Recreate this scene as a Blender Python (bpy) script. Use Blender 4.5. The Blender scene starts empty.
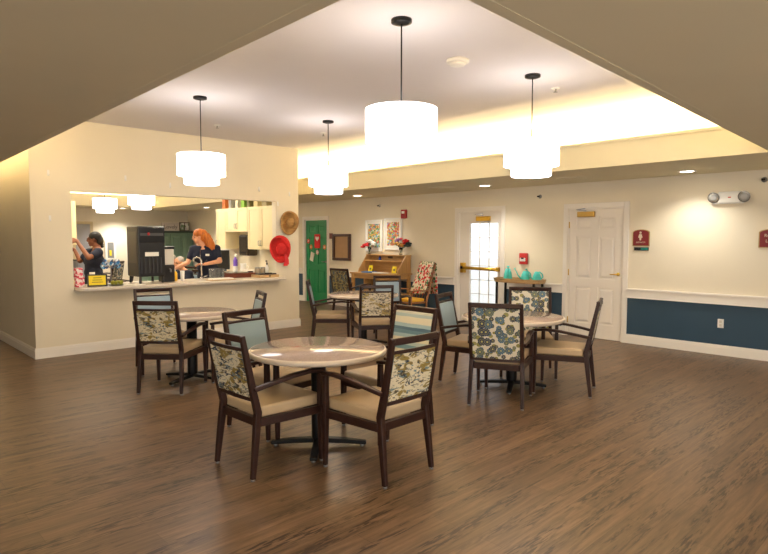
import bpy, math, random
from mathutils import Vector, Matrix
random.seed(7)
PI = math.pi
SC = bpy.context.scene
COL = SC.collection

# ------------------------------------------------------------------ camera
cam = bpy.data.objects.new('camera', bpy.data.cameras.new('camera'))
COL.objects.link(cam)
cam.location = (0, 0, 1.58)
cam.rotation_euler = (math.radians(90 - 3.82), 0, math.radians(46.2 - 90))
cam.data.sensor_fit = 'HORIZONTAL'; cam.data.sensor_width = 36
cam.data.lens = 585 / 768 * 36
cam.data.clip_start = 0.05; cam.data.clip_end = 200
SC.camera = cam
# ------------------------------------------------------------------ world, light, exposure
w = bpy.data.worlds.new('sky'); SC.world = w; w.use_nodes = True
w.node_tree.nodes['Background'].inputs[0].default_value = (.86, .93, 1, 1)
w.node_tree.nodes['Background'].inputs[1].default_value = 1.3
SC.view_settings.view_transform = 'Standard'
SC.view_settings.look = 'None'
SC.view_settings.gamma = 1
SC.view_settings.use_curve_mapping = False
SC.view_settings.exposure = 0.78
COVE = 15.0        # W per metre of cove strip
COVE_COL = (1, .78, .40)
PEND = 4.4         # pendant shade radiance
CAN = 38.0         # recessed downlight watts
CAN_COL = (1, .95, .86)

def lamp(name, kind, loc, rot, energy, color, **kw):
    d = bpy.data.lights.new(name, kind); d.energy = energy; d.color = color
    for k, v in kw.items(): setattr(d, k, v)
    o = bpy.data.objects.new(name, d); COL.objects.link(o)
    o.location = loc; o.rotation_euler = rot
    return o
def cove(name, x0, x1, y0, y1, z, tilt=(PI, 0, 0), k=1.0):
    L = max(x1 - x0, y1 - y0)
    return lamp(name, 'AREA', ((x0 + x1) / 2, (y0 + y1) / 2, z), tilt, COVE * L * k, COVE_COL, shape='RECTANGLE', size=x1 - x0, size_y=y1 - y0)
# strips lying in the ledges round the raised ceiling, facing up
cove('cove_light', 7.41, 7.47, 1.5, 10.9, 2.62)
cove('cove_light', 1.05, 1.13, 1.5, 16.8, 2.62, k=.8)
cove('cove_light', 1.3, 7.2, 1.05, 1.13, 2.62, k=.7)
cove('cove_light', 1.3, 7.2, 17.30, 17.38, 2.62)
cove('cove_light', 7.30, 7.38, 11.0, 17.0, 2.62, k=.8)

# added fill lamps behind the viewer, placed at invented windows
for x in (-2.6, .6, 3.8):
    lamp('window_daylight', 'AREA', (x, -3.80, 1.35), (-PI / 2, 0, PI), 46, (1, .97, .94), shape='RECTANGLE', size=2.2, size_y=1.6)
lamp('window_daylight', 'AREA', (-4.80, .5, 1.35), (PI / 2, 0, -PI / 2), 46, (1, .97, .94), shape='RECTANGLE', size=2.2, size_y=1.6)

# ------------------------------------------------------------------ helpers
def s2l(c):
    return c / 12.92 if c <= .04045 else ((c + .055) / 1.055) ** 2.4
def rgb(r, g, b): return (s2l(r / 255), s2l(g / 255), s2l(b / 255), 1)

class NT:
    """tiny node-graph helper"""
    def __init__(s, m): s.t = m.node_tree; s.n = s.t.nodes; s.bsdf = s.n['Principled BSDF']
    def new(s, k, **kw):
        n = s.n.new(k)
        for a, b in kw.items(): setattr(n, a, b)
        return n
    def link(s, a, b): s.t.links.new(a, b)
    def math(s, op, a, b=None, c=None):
        n = s.new('ShaderNodeMath', operation=op)
        for i, v in enumerate((a, b, c)):
            if v is None: continue
            if isinstance(v, (int, float)): n.inputs[i].default_value = v
            else: s.link(v, n.inputs[i])
        return n.outputs[0]
    def mix(s, fac, a, b, mode='MIX'):
        n = s.new('ShaderNodeMix', data_type='RGBA', blend_type=mode)
        for i, v in ((0, fac), (6, a), (7, b)):
            if isinstance(v, (int, float, tuple)): n.inputs[i].default_value = v
            else: s.link(v, n.inputs[i])
        return n.outputs[2]
    def ramp(s, fac, stops, interp='LINEAR'):
        n = s.new('ShaderNodeValToRGB'); cr = n.color_ramp; cr.interpolation = interp
        while len(cr.elements) < len(stops): cr.elements.new(.5)
        for e, (p, c) in zip(cr.elements, stops): e.position = p; e.color = c
        s.link(fac, n.inputs[0]); return n.outputs[0]
    def coords(s, scale=(1, 1, 1), rot=(0, 0, 0), loc=(0, 0, 0)):
        tc = s.new('ShaderNodeTexCoord'); mp = s.new('ShaderNodeMapping')
        mp.inputs['Scale'].default_value = scale; mp.inputs['Rotation'].default_value = rot; mp.inputs['Location'].default_value = loc
        s.link(tc.outputs['Object'], mp.inputs[0]); return mp.outputs[0]
    def noise(s, vec, scale, detail=3, rough=.5, dist=0):
        n = s.new('ShaderNodeTexNoise'); s.link(vec, n.inputs['Vector'])
        n.inputs['Scale'].default_value = scale; n.inputs['Detail'].default_value = detail
        n.inputs['Roughness'].default_value = rough; n.inputs['Distortion'].default_value = dist
        return n.outputs[0]
    def bump(s, h, strength, dist=.01):
        n = s.new('ShaderNodeBump'); n.inputs['Strength'].default_value = strength; n.inputs['Distance'].default_value = dist
        s.link(h, n.inputs['Height']); s.link(n.outputs[0], s.bsdf.inputs['Normal'])

MATS = {}
def mat(name, c=(200, 200, 200), rough=.6, metal=0, spec=.5, emit=None, estr=0, trans=0, alpha=1, coat=0, vary=0, vscale=8, bump=0, bscale=150):
    if name in MATS: return MATS[name]
    m = bpy.data.materials.new(name); m.use_nodes = True; g = NT(m); b = g.bsdf
    b.inputs['Base Color'].default_value = rgb(*c); b.inputs['Roughness'].default_value = rough
    b.inputs['Metallic'].default_value = metal; b.inputs['Specular IOR Level'].default_value = spec
    b.inputs['Transmission Weight'].default_value = trans; b.inputs['Alpha'].default_value = alpha
    b.inputs['Coat Weight'].default_value = coat
    if emit: b.inputs['Emission Color'].default_value = rgb(*emit); b.inputs['Emission Strength'].default_value = estr
    if vary:
        n = g.noise(g.coords(), vscale, 4)
        lo = tuple(v * (1 - vary) for v in rgb(*c)[:3]) + (1,); hi = tuple(min(1, v * (1 + vary)) for v in rgb(*c)[:3]) + (1,)
        g.link(g.ramp(n, [(.3, lo), (.7, hi)]), b.inputs['Base Color'])
    if bump: g.bump(g.noise(g.coords(), bscale, 2), bump, .002)
    MATS[name] = m; return m

# surfaces of the place
M_WALL = mat('cream_paint', (231, 221, 198), .75, vary=.02, vscale=2, bump=.08)
M_CEIL = mat('ceiling_paint', (227, 222, 222), .85, vary=.015, vscale=1.5)
M_SOFFIT = mat('soffit_paint', (226, 218, 188), .8, vary=.015, vscale=2)
M_BLUE = mat('navy_wainscot', (45, 73, 93), .55, vary=.03, vscale=3)
M_TRIM = mat('white_trim', (238, 232, 222), .4)
M_DOORW = mat('white_door_paint', (236, 229, 218), .42)
M_GREEN = mat('green_door_paint', (12, 140, 82), .4)
M_BRASS = mat('brass', (214, 172, 66), .3, .8)
M_CHROME = mat('chrome', (205, 205, 205), .15, 1)
M_STEEL = mat('brushed_steel', (150, 150, 150), .35, 1)
M_BLACK = mat('black_plastic', (22, 22, 24), .35)
M_BLACKM = mat('black_metal', (14, 13, 13), .45, spec=.3)
M_WHITE = mat('white_plastic', (236, 234, 228), .4)
M_GLASS = mat('clear_glass', (255, 255, 255), .02, trans=1)
M_EXPR = mat('espresso_wood', (50, 29, 23), .36, spec=.35, vary=.15, vscale=25)
M_BEIGE = mat('beige_vinyl', (188, 164, 130), .42, vary=.05, vscale=6, bump=.1, bscale=60)
M_GREYV = mat('grey_blue_vinyl', (128, 146, 150), .42, vary=.04, vscale=6)
M_BLUEV = mat('pale_blue_vinyl', (140, 162, 176), .45, vary=.04, vscale=6)
M_CAB = mat('cream_cabinet', (240, 224, 178), .4)
M_LIT = mat('lamp_diffuser', (255, 255, 255), .6, emit=(255, 246, 228), estr=9)
M_SHADE = mat('lit_fabric_shade', (250, 246, 238), .8, emit=(255, 249, 248), estr=PEND)
M_COUNTER = mat('beige_laminate', (222, 212, 196), .25, vary=.05, vscale=30)
M_SKIN1 = mat('deep_skin', (140, 84, 54), .5)
M_SKIN2 = mat('fair_skin', (226, 164, 128), .5)
M_NAVY = mat('navy_cloth', (26, 32, 54), .85)
M_RED = mat('red_felt', (214, 40, 38), .8, vary=.08, vscale=30)
M_PAPER = mat('white_paper', (238, 234, 222), .7)
M_YELLOW = mat('yellow_card', (240, 214, 30), .6)

def floor_mat():
    m = bpy.data.materials.new('vinyl_wood_planks'); m.use_nodes = True; g = NT(m); b = g.bsdf
    co = g.coords()
    br = g.new('ShaderNodeTexBrick'); g.link(co, br.inputs[0])
    br.offset = .37; br.inputs['Scale'].default_value = 1; br.inputs['Brick Width'].default_value = 1.22
    br.inputs['Row Height'].default_value = .152; br.inputs['Mortar Size'].default_value = .0012; br.inputs['Bias'].default_value = 0
    br.inputs[1].default_value = (.0, .0, .0, 1); br.inputs[2].default_value = (1, 1, 1, 1); br.inputs[3].default_value = (.5, .5, .5, 1)
    sep = g.new('ShaderNodeSeparateXYZ'); g.link(co, sep.inputs[0])
    row = g.math('FLOOR', g.math('DIVIDE', sep.outputs[1], .152))
    cmb = g.new('ShaderNodeCombineXYZ')
    g.link(g.math('MULTIPLY', sep.outputs[0], 1.6), cmb.inputs[0]); g.link(g.math('MULTIPLY', sep.outputs[1], 26), cmb.inputs[1]); g.link(g.math('MULTIPLY', row, 3.7), cmb.inputs[2])
    gr = g.noise(cmb.outputs[0], 1.1, 5, .6, .8)
    def lay(fx, fy, sc, dt):
        q = g.new('ShaderNodeCombineXYZ')
        g.link(g.math('MULTIPLY', sep.outputs[0], fx), q.inputs[0]); g.link(g.math('MULTIPLY', sep.outputs[1], fy), q.inputs[1]); g.link(g.math('MULTIPLY', row, 5.3), q.inputs[2])
        return g.noise(q.outputs[0], sc, dt, .6, .4)
    fine = lay(7, 110, 1, 3); patch = lay(1.1, 9, 1, 3); fleck = lay(9, 75, 1, 3)
    base = g.ramp(gr, [(.3, rgb(94, 73, 54)), (.5, rgb(116, 92, 69)), (.7, rgb(136, 110, 85))])
    tint = g.ramp(br.outputs[0], [(0, (.84, .82, .80, 1)), (1, (1.10, 1.08, 1.06, 1))])
    c = g.mix(1.0, base, tint, 'MULTIPLY')
    c = g.mix(g.math('MULTIPLY', g.ramp(fine, [(.5, (0, 0, 0, 1)), (.7, (1, 1, 1, 1))]), .3), c, rgb(70, 52, 38))
    fl = g.math('MULTIPLY', g.ramp(patch, [(.47, (0, 0, 0, 1)), (.58, (1, 1, 1, 1))]), g.ramp(fleck, [(.47, (0, 0, 0, 1)), (.56, (1, 1, 1, 1))]))
    c = g.mix(g.math('MULTIPLY', fl, .85), c, rgb(50, 37, 28))
    c = g.mix(g.math('MULTIPLY', br.outputs[1], .5), c, rgb(40, 28, 20))
    g.link(c, b.inputs['Base Color'])
    g.link(g.ramp(gr, [(.2, (.33, .33, .33, 1)), (.8, (.43, .43, .43, 1))]), b.inputs['Roughness'])
    b.inputs['Specular IOR Level'].default_value = .45
    g.bump(g.mix(.5, fine, gr), .12, .002)
    return m
def brush_mat(name, shift, pale=False):
    """abstract brush-dab upholstery"""
    m = bpy.data.materials.new(name); m.use_nodes = True; g = NT(m)
    a = g.noise(g.coords((1, 1, 1.7), (0, .35, 0), (shift, 0, 0)), 9, 2.5, .55, 1.2)
    b = g.noise(g.coords((1, 1, 2.4), (0, -.3, 0), (shift + 3, 0, 2)), 10, 3, .6, 1.6)
    d = g.noise(g.coords((1, 1, 3.2), (0, .15, 0), (shift + 9, 0, 5)), 11, 4, .65, 1.8)
    e = g.noise(g.coords((1, 1, 2.2), (0, .5, 0), (shift + 14, 0, 8)), 10, 3, .6, 1.5)
    cream = rgb(222, 212, 182) if not pale else rgb(222, 214, 194)
    k = lambda f, t: g.ramp(f, [(t, (0, 0, 0, 1)), (t + .035, (1, 1, 1, 1))])
    c = g.mix(k(a, .53), cream, rgb(150, 128, 62) if not pale else rgb(178, 158, 96))
    c = g.mix(k(e, .58), c, rgb(112, 134, 138) if not pale else rgb(150, 152, 146))
    c = g.mix(k(b, .6), c, rgb(86, 76, 50) if not pale else rgb(120, 112, 90))
    c = g.mix(k(d, .57 if shift < 4 else .55), c, rgb(34, 50, 72) if not pale else rgb(52, 54, 58))
    g.link(c, g.bsdf.inputs['Base Color']); g.bsdf.inputs['Roughness'].default_value = .6
    return m
def floral_mat(name, scale, base, cols, centre, loc=(0, 0, 0)):
    """round many-petalled flowers scattered on a plain ground"""
    m = bpy.data.materials.new(name); m.use_nodes = True; g = NT(m)
    tc = g.coords((1, 0, 1), (PI / 2, 0, 0), loc)
    def layer(sc, off, rad, petals, under, colours, cen):
        mp = g.new('ShaderNodeMapping'); g.link(tc, mp.inputs[0]); mp.inputs['Location'].default_value = off
        v = g.new('ShaderNodeTexVoronoi', voronoi_dimensions='2D', feature='F1'); g.link(mp.outputs[0], v.inputs['Vector'])
        v.inputs['Scale'].default_value = sc; v.inputs['Randomness'].default_value = .75
        sub = g.new('ShaderNodeVectorMath', operation='SUBTRACT'); g.link(mp.outputs[0], sub.inputs[0]); g.link(v.outputs['Position'], sub.inputs[1])
        s = g.new('ShaderNodeSeparateXYZ'); g.link(sub.outputs[0], s.inputs[0])
        ang = g.math('ARCTAN2', s.outputs[1], s.outputs[0])
        sc2 = g.new('ShaderNodeSeparateColor'); g.link(v.outputs['Color'], sc2.inputs[0])
        r = g.math('ADD', g.math('MULTIPLY', g.math('COSINE', g.math('MULTIPLY', ang, petals)), rad * .09), g.math('ADD', rad * .7, g.math('MULTIPLY', sc2.outputs[1], rad * .45)))
        ins = g.math('LESS_THAN', v.outputs['Distance'], r)
        col = g.ramp(sc2.outputs[0], colours, 'CONSTANT')
        ring = g.math('LESS_THAN', g.math('ABSOLUTE', g.math('SUBTRACT', v.outputs['Distance'], g.math('MULTIPLY', r, .62))), rad * .06)
        col = g.mix(g.math('MULTIPLY', ring, .55), col, cen)
        col = g.mix(g.math('LESS_THAN', v.outputs['Distance'], g.math('MULTIPLY', r, .26)), col, cen)
        return g.mix(ins, under, col)
    leaf = layer(scale * 1.25, (3.3, 1.7, 0), .26, 2, base, cols[1], rgb(150, 146, 80))
    mid = layer(scale * 1.3, (7.7, 4.1, 0), .30, 7, leaf, cols[0], centre)
    out = layer(scale, (0, 0, 0), .40, 11, mid, cols[0], centre)
    g.link(out, g.bsdf.inputs['Base Color']); g.bsdf.inputs['Roughness'].default_value = .65
    return m
def stripe_mat():
    m = bpy.data.materials.new('striped_upholstery'); m.use_nodes = True; g = NT(m)
    s = g.new('ShaderNodeSeparateXYZ'); g.link(g.coords(), s.inputs[0])
    n = g.noise(g.coords((1, 1, 10)), 6, 3)
    f = g.math('ADD', g.math('MULTIPLY', g.math('SUBTRACT', s.outputs[2], .5), 2.2), g.math('MULTIPLY', g.math('SUBTRACT', n, .5), .03))
    L = [(0, (186, 176, 148)), (.08, (128, 156, 164)), (.17, (200, 192, 166)), (.25, (104, 136, 148)), (.33, (168, 180, 178)), (.40, (206, 196, 168)), (.47, (150, 172, 176)), (.54, (96, 126, 138)), (.61, (78, 106, 122)), (.67, (150, 172, 176)), (.74, (206, 198, 172)), (.86, (160, 176, 174)), (.92, (192, 190, 172))]
    g.link(g.ramp(f, [(p, rgb(*c)) for p, c in L], 'CONSTANT'), g.bsdf.inputs['Base Color']); g.bsdf.inputs['Roughness'].default_value = .55
    return m
def splash_mat(name, scale, cols, base=None, thr=.0, loc=(0, 0, 0)):
    """patches of many colours (prints, quilts, wrappers)"""
    m = bpy.data.materials.new(name); m.use_nodes = True; g = NT(m)
    co = g.coords((1, 1, 1), (0, 0, 0), loc); wob = g.noise(co, scale * 1.4, 2)
    add = g.new('ShaderNodeVectorMath', operation='ADD'); g.link(co, add.inputs[0])
    sc = g.new('ShaderNodeVectorMath', operation='SCALE'); g.link(wob, sc.inputs[0]); sc.inputs['Scale'].default_value = .6 / scale; g.link(sc.outputs[0], add.inputs[1])
    v = g.new('ShaderNodeTexVoronoi'); g.link(add.outputs[0], v.inputs['Vector']); v.inputs['Scale'].default_value = scale
    s = g.new('ShaderNodeSeparateColor'); g.link(v.outputs['Color'], s.inputs[0])
    n = len(cols); c = g.ramp(s.outputs[0], [(i / n, rgb(*k)) for i, k in enumerate(cols)], 'CONSTANT')
    if base is not None: c = g.mix(g.math('LESS_THAN', v.outputs['Distance'], thr), rgb(*base), c)
    g.link(c, g.bsdf.inputs['Base Color']); g.bsdf.inputs['Roughness'].default_value = .7
    return m
def wood_mat(name, a, b, axis=0, rough=.4):
    m = bpy.data.materials.new(name); m.use_nodes = True; g = NT(m)
    sc = [14, 14, 14]; sc[axis] = 1.2
    g.link(g.ramp(g.noise(g.coords(tuple(sc)), 2.5, 5, .6, 1), [(.3, rgb(*a)), (.7, rgb(*b))]), g.bsdf.inputs['Base Color'])
    g.bsdf.inputs['Roughness'].default_value = rough; return m
def top_mat():
    m = bpy.data.materials.new('mauve_laminate'); m.use_nodes = True; g = NT(m)
    n = g.noise(g.coords(), 14, 5, .6); n2 = g.noise(g.coords(), 90, 3, .6)
    g.link(g.mix(.5, g.ramp(n, [(.3, rgb(150, 132, 124)), (.7, rgb(176, 158, 148))]), g.ramp(n2, [(.35, rgb(138, 120, 112)), (.7, rgb(186, 168, 158))])), g.bsdf.inputs['Base Color'])
    g.bsdf.inputs['Roughness'].default_value = .14; g.bsdf.inputs['Specular IOR Level'].default_value = .6
    return m
M_FLOOR = floor_mat()
M_BRUSH = brush_mat('brush_print_gold', 0)
M_BRUSH2 = brush_mat('brush_print_blue', 5.3)
M_BRUSHP = brush_mat('brush_print_pale', 2.1, True)
FC = ([(0, rgb(36, 52, 82)), (.3, rgb(58, 90, 116)), (.5, rgb(84, 98, 96)), (.65, rgb(48, 98, 132)), (.8, rgb(34, 46, 72))], [(0, rgb(128, 122, 62)), (.5, rgb(146, 140, 84))])
M_FLORAL = floral_mat('floral_upholstery', 10.5, rgb(210, 204, 186), FC, rgb(176, 168, 104))
M_FLORALD = floral_mat('dark_floral_upholstery', 16, rgb(164, 152, 108), FC, rgb(170, 150, 70), (1.3, 0, 2.2))
M_STRIPE = stripe_mat()
M_TOP = top_mat()
M_TOPEDGE = mat('pale_table_edge', (200, 186, 170), .3)
M_OAK = wood_mat('honey_oak', (178, 134, 78), (206, 164, 104))
M_OAKZ = wood_mat('honey_oak_upright', (174, 130, 74), (204, 160, 100), 2)
M_TRAYWOOD = wood_mat('light_wood', (176, 142, 96), (204, 172, 124))
M_ROCK = wood_mat('rocker_oak', (118, 72, 38), (160, 106, 58), 2)
M_DARKWOOD = wood_mat('dark_cherry', (58, 32, 24), (82, 48, 34), 2)
M_REDWOOD = wood_mat('red_mahogany', (92, 38, 20), (122, 54, 28))

class MB:
    def __init__(s): s.v = []; s.f = []; s.m = []; s.sm = []
    def add(s, vs, fs, mi=0, smooth=False, M=None):
        b = len(s.v)
        s.v += [tuple(M @ Vector(p)) if M is not None else tuple(p) for p in vs]
        for f in fs: s.f.append(tuple(b + i for i in f)); s.m.append(mi); s.sm.append(smooth)
        return s
    def box(s, x0, x1, y0, y1, z0, z1, mi=0, M=None):
        return s.add([(x0, y0, z0), (x1, y0, z0), (x1, y1, z0), (x0, y1, z0), (x0, y0, z1), (x1, y0, z1), (x1, y1, z1), (x0, y1, z1)],
                     [(0, 3, 2, 1), (4, 5, 6, 7), (0, 1, 5, 4), (1, 2, 6, 5), (2, 3, 7, 6), (3, 0, 4, 7)], mi, False, M)
    def frustum(s, r0, r1, y0, y1, mi=0):
        """rect (x0,x1,z0,z1) at y0 lofted to a rect at y1"""
        a, b = r0, r1
        return s.add([(a[0], y0, a[2]), (a[1], y0, a[2]), (a[1], y0, a[3]), (a[0], y0, a[3]), (b[0], y1, b[2]), (b[1], y1, b[2]), (b[1], y1, b[3]), (b[0], y1, b[3])],
                     [(0, 1, 2, 3), (7, 6, 5, 4), (1, 0, 4, 5), (2, 1, 5, 6), (3, 2, 6, 7), (0, 3, 7, 4)], mi)
    def prism(s, poly, z0, z1, mi=0, M=None, smooth=False):
        n = len(poly); vs = [(x, y, z0) for x, y in poly] + [(x, y, z1) for x, y in poly]
        s.add(vs, [tuple(range(n - 1, -1, -1)), tuple(range(n, 2 * n))], mi, False, M)
        b = len(s.v) - 2 * n
        for i in range(n):
            j = (i + 1) % n; s.f.append((b + i, b + j, b + n + j, b + n + i)); s.m.append(mi); s.sm.append(smooth)
        return s
    def lathe(s, prof, n=24, mi=0, M=None, smooth=True, close=True):
        vs = []; fs = []
        for r, z in prof:
            for k in range(n): a = 2 * PI * k / n; vs.append((r * math.cos(a), r * math.sin(a), z))
        for i in range(len(prof) - 1):
            for k in range(n):
                j = (k + 1) % n; fs.append((i * n + k, i * n + j, (i + 1) * n + j, (i + 1) * n + k))
        if close: fs += [tuple(range(n - 1, -1, -1)), tuple((len(prof) - 1) * n + k for k in range(n))]
        return s.add(vs, fs, mi, smooth, M)
    def tube(s, pts, r, n=10, mi=0, smooth=True):
        P = [Vector(p) for p in pts]; R = r if isinstance(r, (list, tuple)) else [r] * len(P)
        t0 = (P[1] - P[0]).normalized(); u = t0.orthogonal().normalized(); vs = []; fs = []
        for i, p in enumerate(P):
            t = (P[min(i + 1, len(P) - 1)] - P[max(i - 1, 0)]).normalized()
            u = (u - t * u.dot(t)).normalized(); v = t.cross(u)
            for k in range(n): a = 2 * PI * k / n; vs.append(p + (u * math.cos(a) + v * math.sin(a)) * R[i])
        for i in range(len(P) - 1):
            for k in range(n): j = (k + 1) % n; fs.append((i * n + k, i * n + j, (i + 1) * n + j, (i + 1) * n + k))
        fs += [tuple(range(n - 1, -1, -1)), tuple((len(P) - 1) * n + k for k in range(n))]
        return s.add(vs, fs, mi, smooth)
    def bar(s, pts, sizes, side=(1, 0, 0), mi=0):
        """rectangular section swept along pts; sizes = (across side, other) per point"""
        P = [Vector(p) for p in pts]; S = sizes if isinstance(sizes, list) else [sizes] * len(P); vs = []; fs = []
        for i, p in enumerate(P):
            t = (P[min(i + 1, len(P) - 1)] - P[max(i - 1, 0)]).normalized()
            a = Vector(side); a = (a - t * a.dot(t)).normalized(); b = t.cross(a)
            for sx, sy in ((-1, -1), (1, -1), (1, 1), (-1, 1)): vs.append(p + a * (sx * S[i][0] / 2) + b * (sy * S[i][1] / 2))
        for i in range(len(P) - 1):
            for k in range(4): j = (k + 1) % 4; fs.append((i * 4 + k, i * 4 + j, i * 4 + 4 + j, i * 4 + 4 + k))
        e = (len(P) - 1) * 4; fs += [(3, 2, 1, 0), (e, e + 1, e + 2, e + 3)]
        return s.add(vs, fs, mi)
    def ell(s, c, r, nu=16, nv=10, mi=0, M=None):
        vs = []; fs = []
        for i in range(nv + 1):
            th = PI * i / nv
            for k in range(nu):
                a = 2 * PI * k / nu; vs.append((c[0] + r[0] * math.sin(th) * math.cos(a), c[1] + r[1] * math.sin(th) * math.sin(a), c[2] + r[2] * math.cos(th)))
        for i in range(nv):
            for k in range(nu): j = (k + 1) % nu; fs.append((i * nu + k, (i + 1) * nu + k, (i + 1) * nu + j, i * nu + j))
        return s.add(vs, fs, mi, True, M)
    def cone(s, a, ra, b, rb, n=14, mi=0):
        """capsule with two radii"""
        a = Vector(a); b = Vector(b); d = b - a; L = max(d.length, 1e-5); t = d / L
        pts = [a - t * ra * .98]; rr = [ra * .2]
        for q in (.7, .3): pts.append(a - t * ra * q); rr.append(ra * math.sqrt(1 - q * q))
        pts += [a, b]; rr += [ra, rb]
        for q in (.3, .7): pts.append(b + t * rb * q); rr.append(rb * math.sqrt(1 - q * q))
        pts.append(b + t * rb * .98); rr.append(rb * .2)
        return s.tube(pts, rr, n, mi)
    def build(s, name, mats, parent=None, bevel=0, seg=2, loc=None, rot=None):
        me = bpy.data.meshes.new(name); me.from_pydata(s.v, [], s.f)
        for m in (mats if isinstance(mats, (list, tuple)) else [mats]): me.materials.append(m)
        me.polygons.foreach_set('material_index', s.m); me.polygons.foreach_set('use_smooth', s.sm)
        me.update()
        o = bpy.data.objects.new(name, me); COL.objects.link(o)
        if parent is not None: o.parent = parent
        if loc is not None: o.location = loc
        if rot is not None: o.rotation_euler = rot
        if bevel:
            b = o.modifiers.new('edge', 'BEVEL'); b.width = bevel; b.segments = seg; b.limit_method = 'ANGLE'; b.angle_limit = .7
        return o
def tag(o, label, cat, group=None, kind=None):
    if label: o['label'] = label
    if cat: o['category'] = cat
    if group: o['group'] = group
    if kind: o['kind'] = kind
    return o
def thing(name, label, cat, loc, rot=0, group=None):
    o = bpy.data.objects.new(name, None); COL.objects.link(o); o.empty_display_size = .1
    o.location = loc; o.rotation_euler = (0, 0, math.radians(rot))
    return tag(o, label, cat, group)
def copy_tree(o, parent=None):
    c = o.copy(); COL.objects.link(c)
    if parent is not None: c.parent = parent
    for ch in list(o.children): copy_tree(ch, c)
    return c
def struct(name, mb, m, bevel=0):
    o = mb.build(name, m, None, bevel); o['kind'] = 'structure'; return o
def text(body, size, m, parent, loc, rot=(PI / 2, 0, 0), name='lettering', ext=.0008, align='CENTER', sx=1):
    c = bpy.data.curves.new(name, 'FONT'); c.body = body; c.size = size; c.extrude = ext; c.align_x = align; c.align_y = 'CENTER'
    tmp = bpy.data.objects.new(name, c); COL.objects.link(tmp)
    dg = bpy.context.evaluated_depsgraph_get(); dg.update(); me = bpy.data.meshes.new_from_object(tmp.evaluated_get(dg)); bpy.data.objects.remove(tmp)
    me.materials.clear(); me.materials.append(m); o = bpy.data.objects.new(name, me); COL.objects.link(o); o.parent = parent; o.location = loc; o.rotation_euler = rot; o.scale = (sx, 1, 1)
    return o
BW = -90      # turn for things on the back wall: local +x runs right along the wall, local -y into the room

# ------------------------------------------------------------------ the room
XB = 8.70; YK = 8.59; ZS = 2.45; ZT = 3.15
struct('floor', MB().box(-5, 9.2, -4, 18.6, -.1, 0), M_FLOOR)
struct('ground_outside', MB().box(9.2, 40, -20, 40, -.25, -.12), mat('pale_concrete', (196, 192, 184), .9, vary=.05))
# back wall with openings: exit door, white door, green door
OP = [(6.06, 7.04, 2.07), (3.86, 4.78, 2.05), (11.03, 11.93, 2.03)]
mb = MB(); ys = sorted(OP); y = -4
for a, b, h in ys:
    mb.box(XB, XB + .14, y, a, 0, ZS); mb.box(XB, XB + .14, a, b, h, ZS); y = b
mb.box(XB, XB + .14, y, 18.5, 0, ZS)
mb.box(XB + .10, XB + .14, 3.8, 4.84, 0, 2.1).box(XB + .10, XB + .14, 10.98, 11.98, 0, 2.1)  # added backing behind the white and green doors, blocks light leaking from outside
struct('wall_back', mb, M_WALL)
struct('wall_rear', MB().box(-4.9, XB, -4, -3.9, 0, ZS), M_WALL)
struct('wall_left', MB().box(-5, -4.9, -4, 18.5, 0, ZS), M_WALL)
struct('wall_end', MB().box(-4.9, XB + .14, 18.4, 18.5, 0, ZS), M_WALL)
for i, (M_, ) in enumerate([(Matrix.Translation((x, -3.9, 1.35)), ) for x in (-2.6, .6, 3.8)] + [(Matrix.Translation((-4.9, .5, 1.35)) @ Matrix.Rotation(-PI / 2, 4, 'Z'), )]):  # invented frames, out of view, standing round the added fill lamps
    m = MB()
    for a in ((-1.2, -1.1, -.9, .9), (1.1, 1.2, -.9, .9), (-1.1, 1.1, .8, .9), (-1.1, 1.1, -.9, -.8), (-.03, .03, -.8, .8)): m.box(a[0], a[1], 0, .05, a[2], a[3], M=M_)
    struct('window_%d' % (i + 1), m, M_TRIM)
# lower ceilings round the raised tray, each with its ledge
def soffit(x0, x1, y0, y1): return MB().box(x0, x1, y0, y1, ZS, ZS + .04)
struct('ceiling_left', MB().prism([(-5, -4), (1.41, -4), (1.41, 1.5), (1.45, 4.0), (1.53, 8.0), (1.60, 17.0), (1.6, 18.5), (-5, 18.5)], ZS, ZS + .06), M_SOFFIT)
struct('ceiling_near', MB().prism([(1.41, -4), (7.02, -4), (7.02, 1.62), (3.15, 1.44), (1.41, 1.36)], ZS, ZS + .06), M_SOFFIT)
mb = MB().box(7.02, 9.2, -4, 18.5, ZS, ZS + .06); struct('ceiling_back', mb, M_SOFFIT)
struct('ceiling_end', MB().box(1.6, 7.02, 17.0, 18.5, ZS, ZS + .06), M_SOFFIT)
struct('beam_back', MB().box(6.97, 7.03, 1.5, 17.03, ZS - .001, 2.77).box(6.955, 6.97, 1.5, 17.0, 2.735, 2.77), M_SOFFIT)
struct('beam_left', MB().prism([(1.40, 1.4), (1.44, 4.0), (1.52, 8), (1.59, 17.0), (1.53, 17.0), (1.46, 8), (1.38, 4), (1.34, 1.4)], ZS - .001, 2.77), M_SOFFIT)
struct('beam_near', MB().prism([(1.36, 1.36), (3.15, 1.44), (7.03, 1.62), (7.03, 1.56), (3.15, 1.38), (1.36, 1.30)], ZS - .001, 2.77), M_SOFFIT)
struct('beam_end', MB().box(1.59, 6.97, 16.97, 17.03, ZS - .001, 2.77), M_SOFFIT)
# set-back upper walls of the tray, and its ceiling
struct('wall_cove', MB().box(7.5, 7.56, .8, 17.51, ZS + .06, ZT).box(.84, .9, .8, 17.51, ZS + .06, ZT).box(.9, 7.5, .84, .9, ZS + .06, ZT).box(.9, 7.5, 17.45, 17.51, ZS + .06, ZT), M_CEIL)
struct('ceiling', MB().box(.8, 7.6, .8, 17.55, ZT, ZT + .08), M_CEIL)
struct('ceiling_slab', MB().box(-5, 9.2, -4, 18.6, ZT + .2, ZT + .3), M_CEIL)
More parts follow.
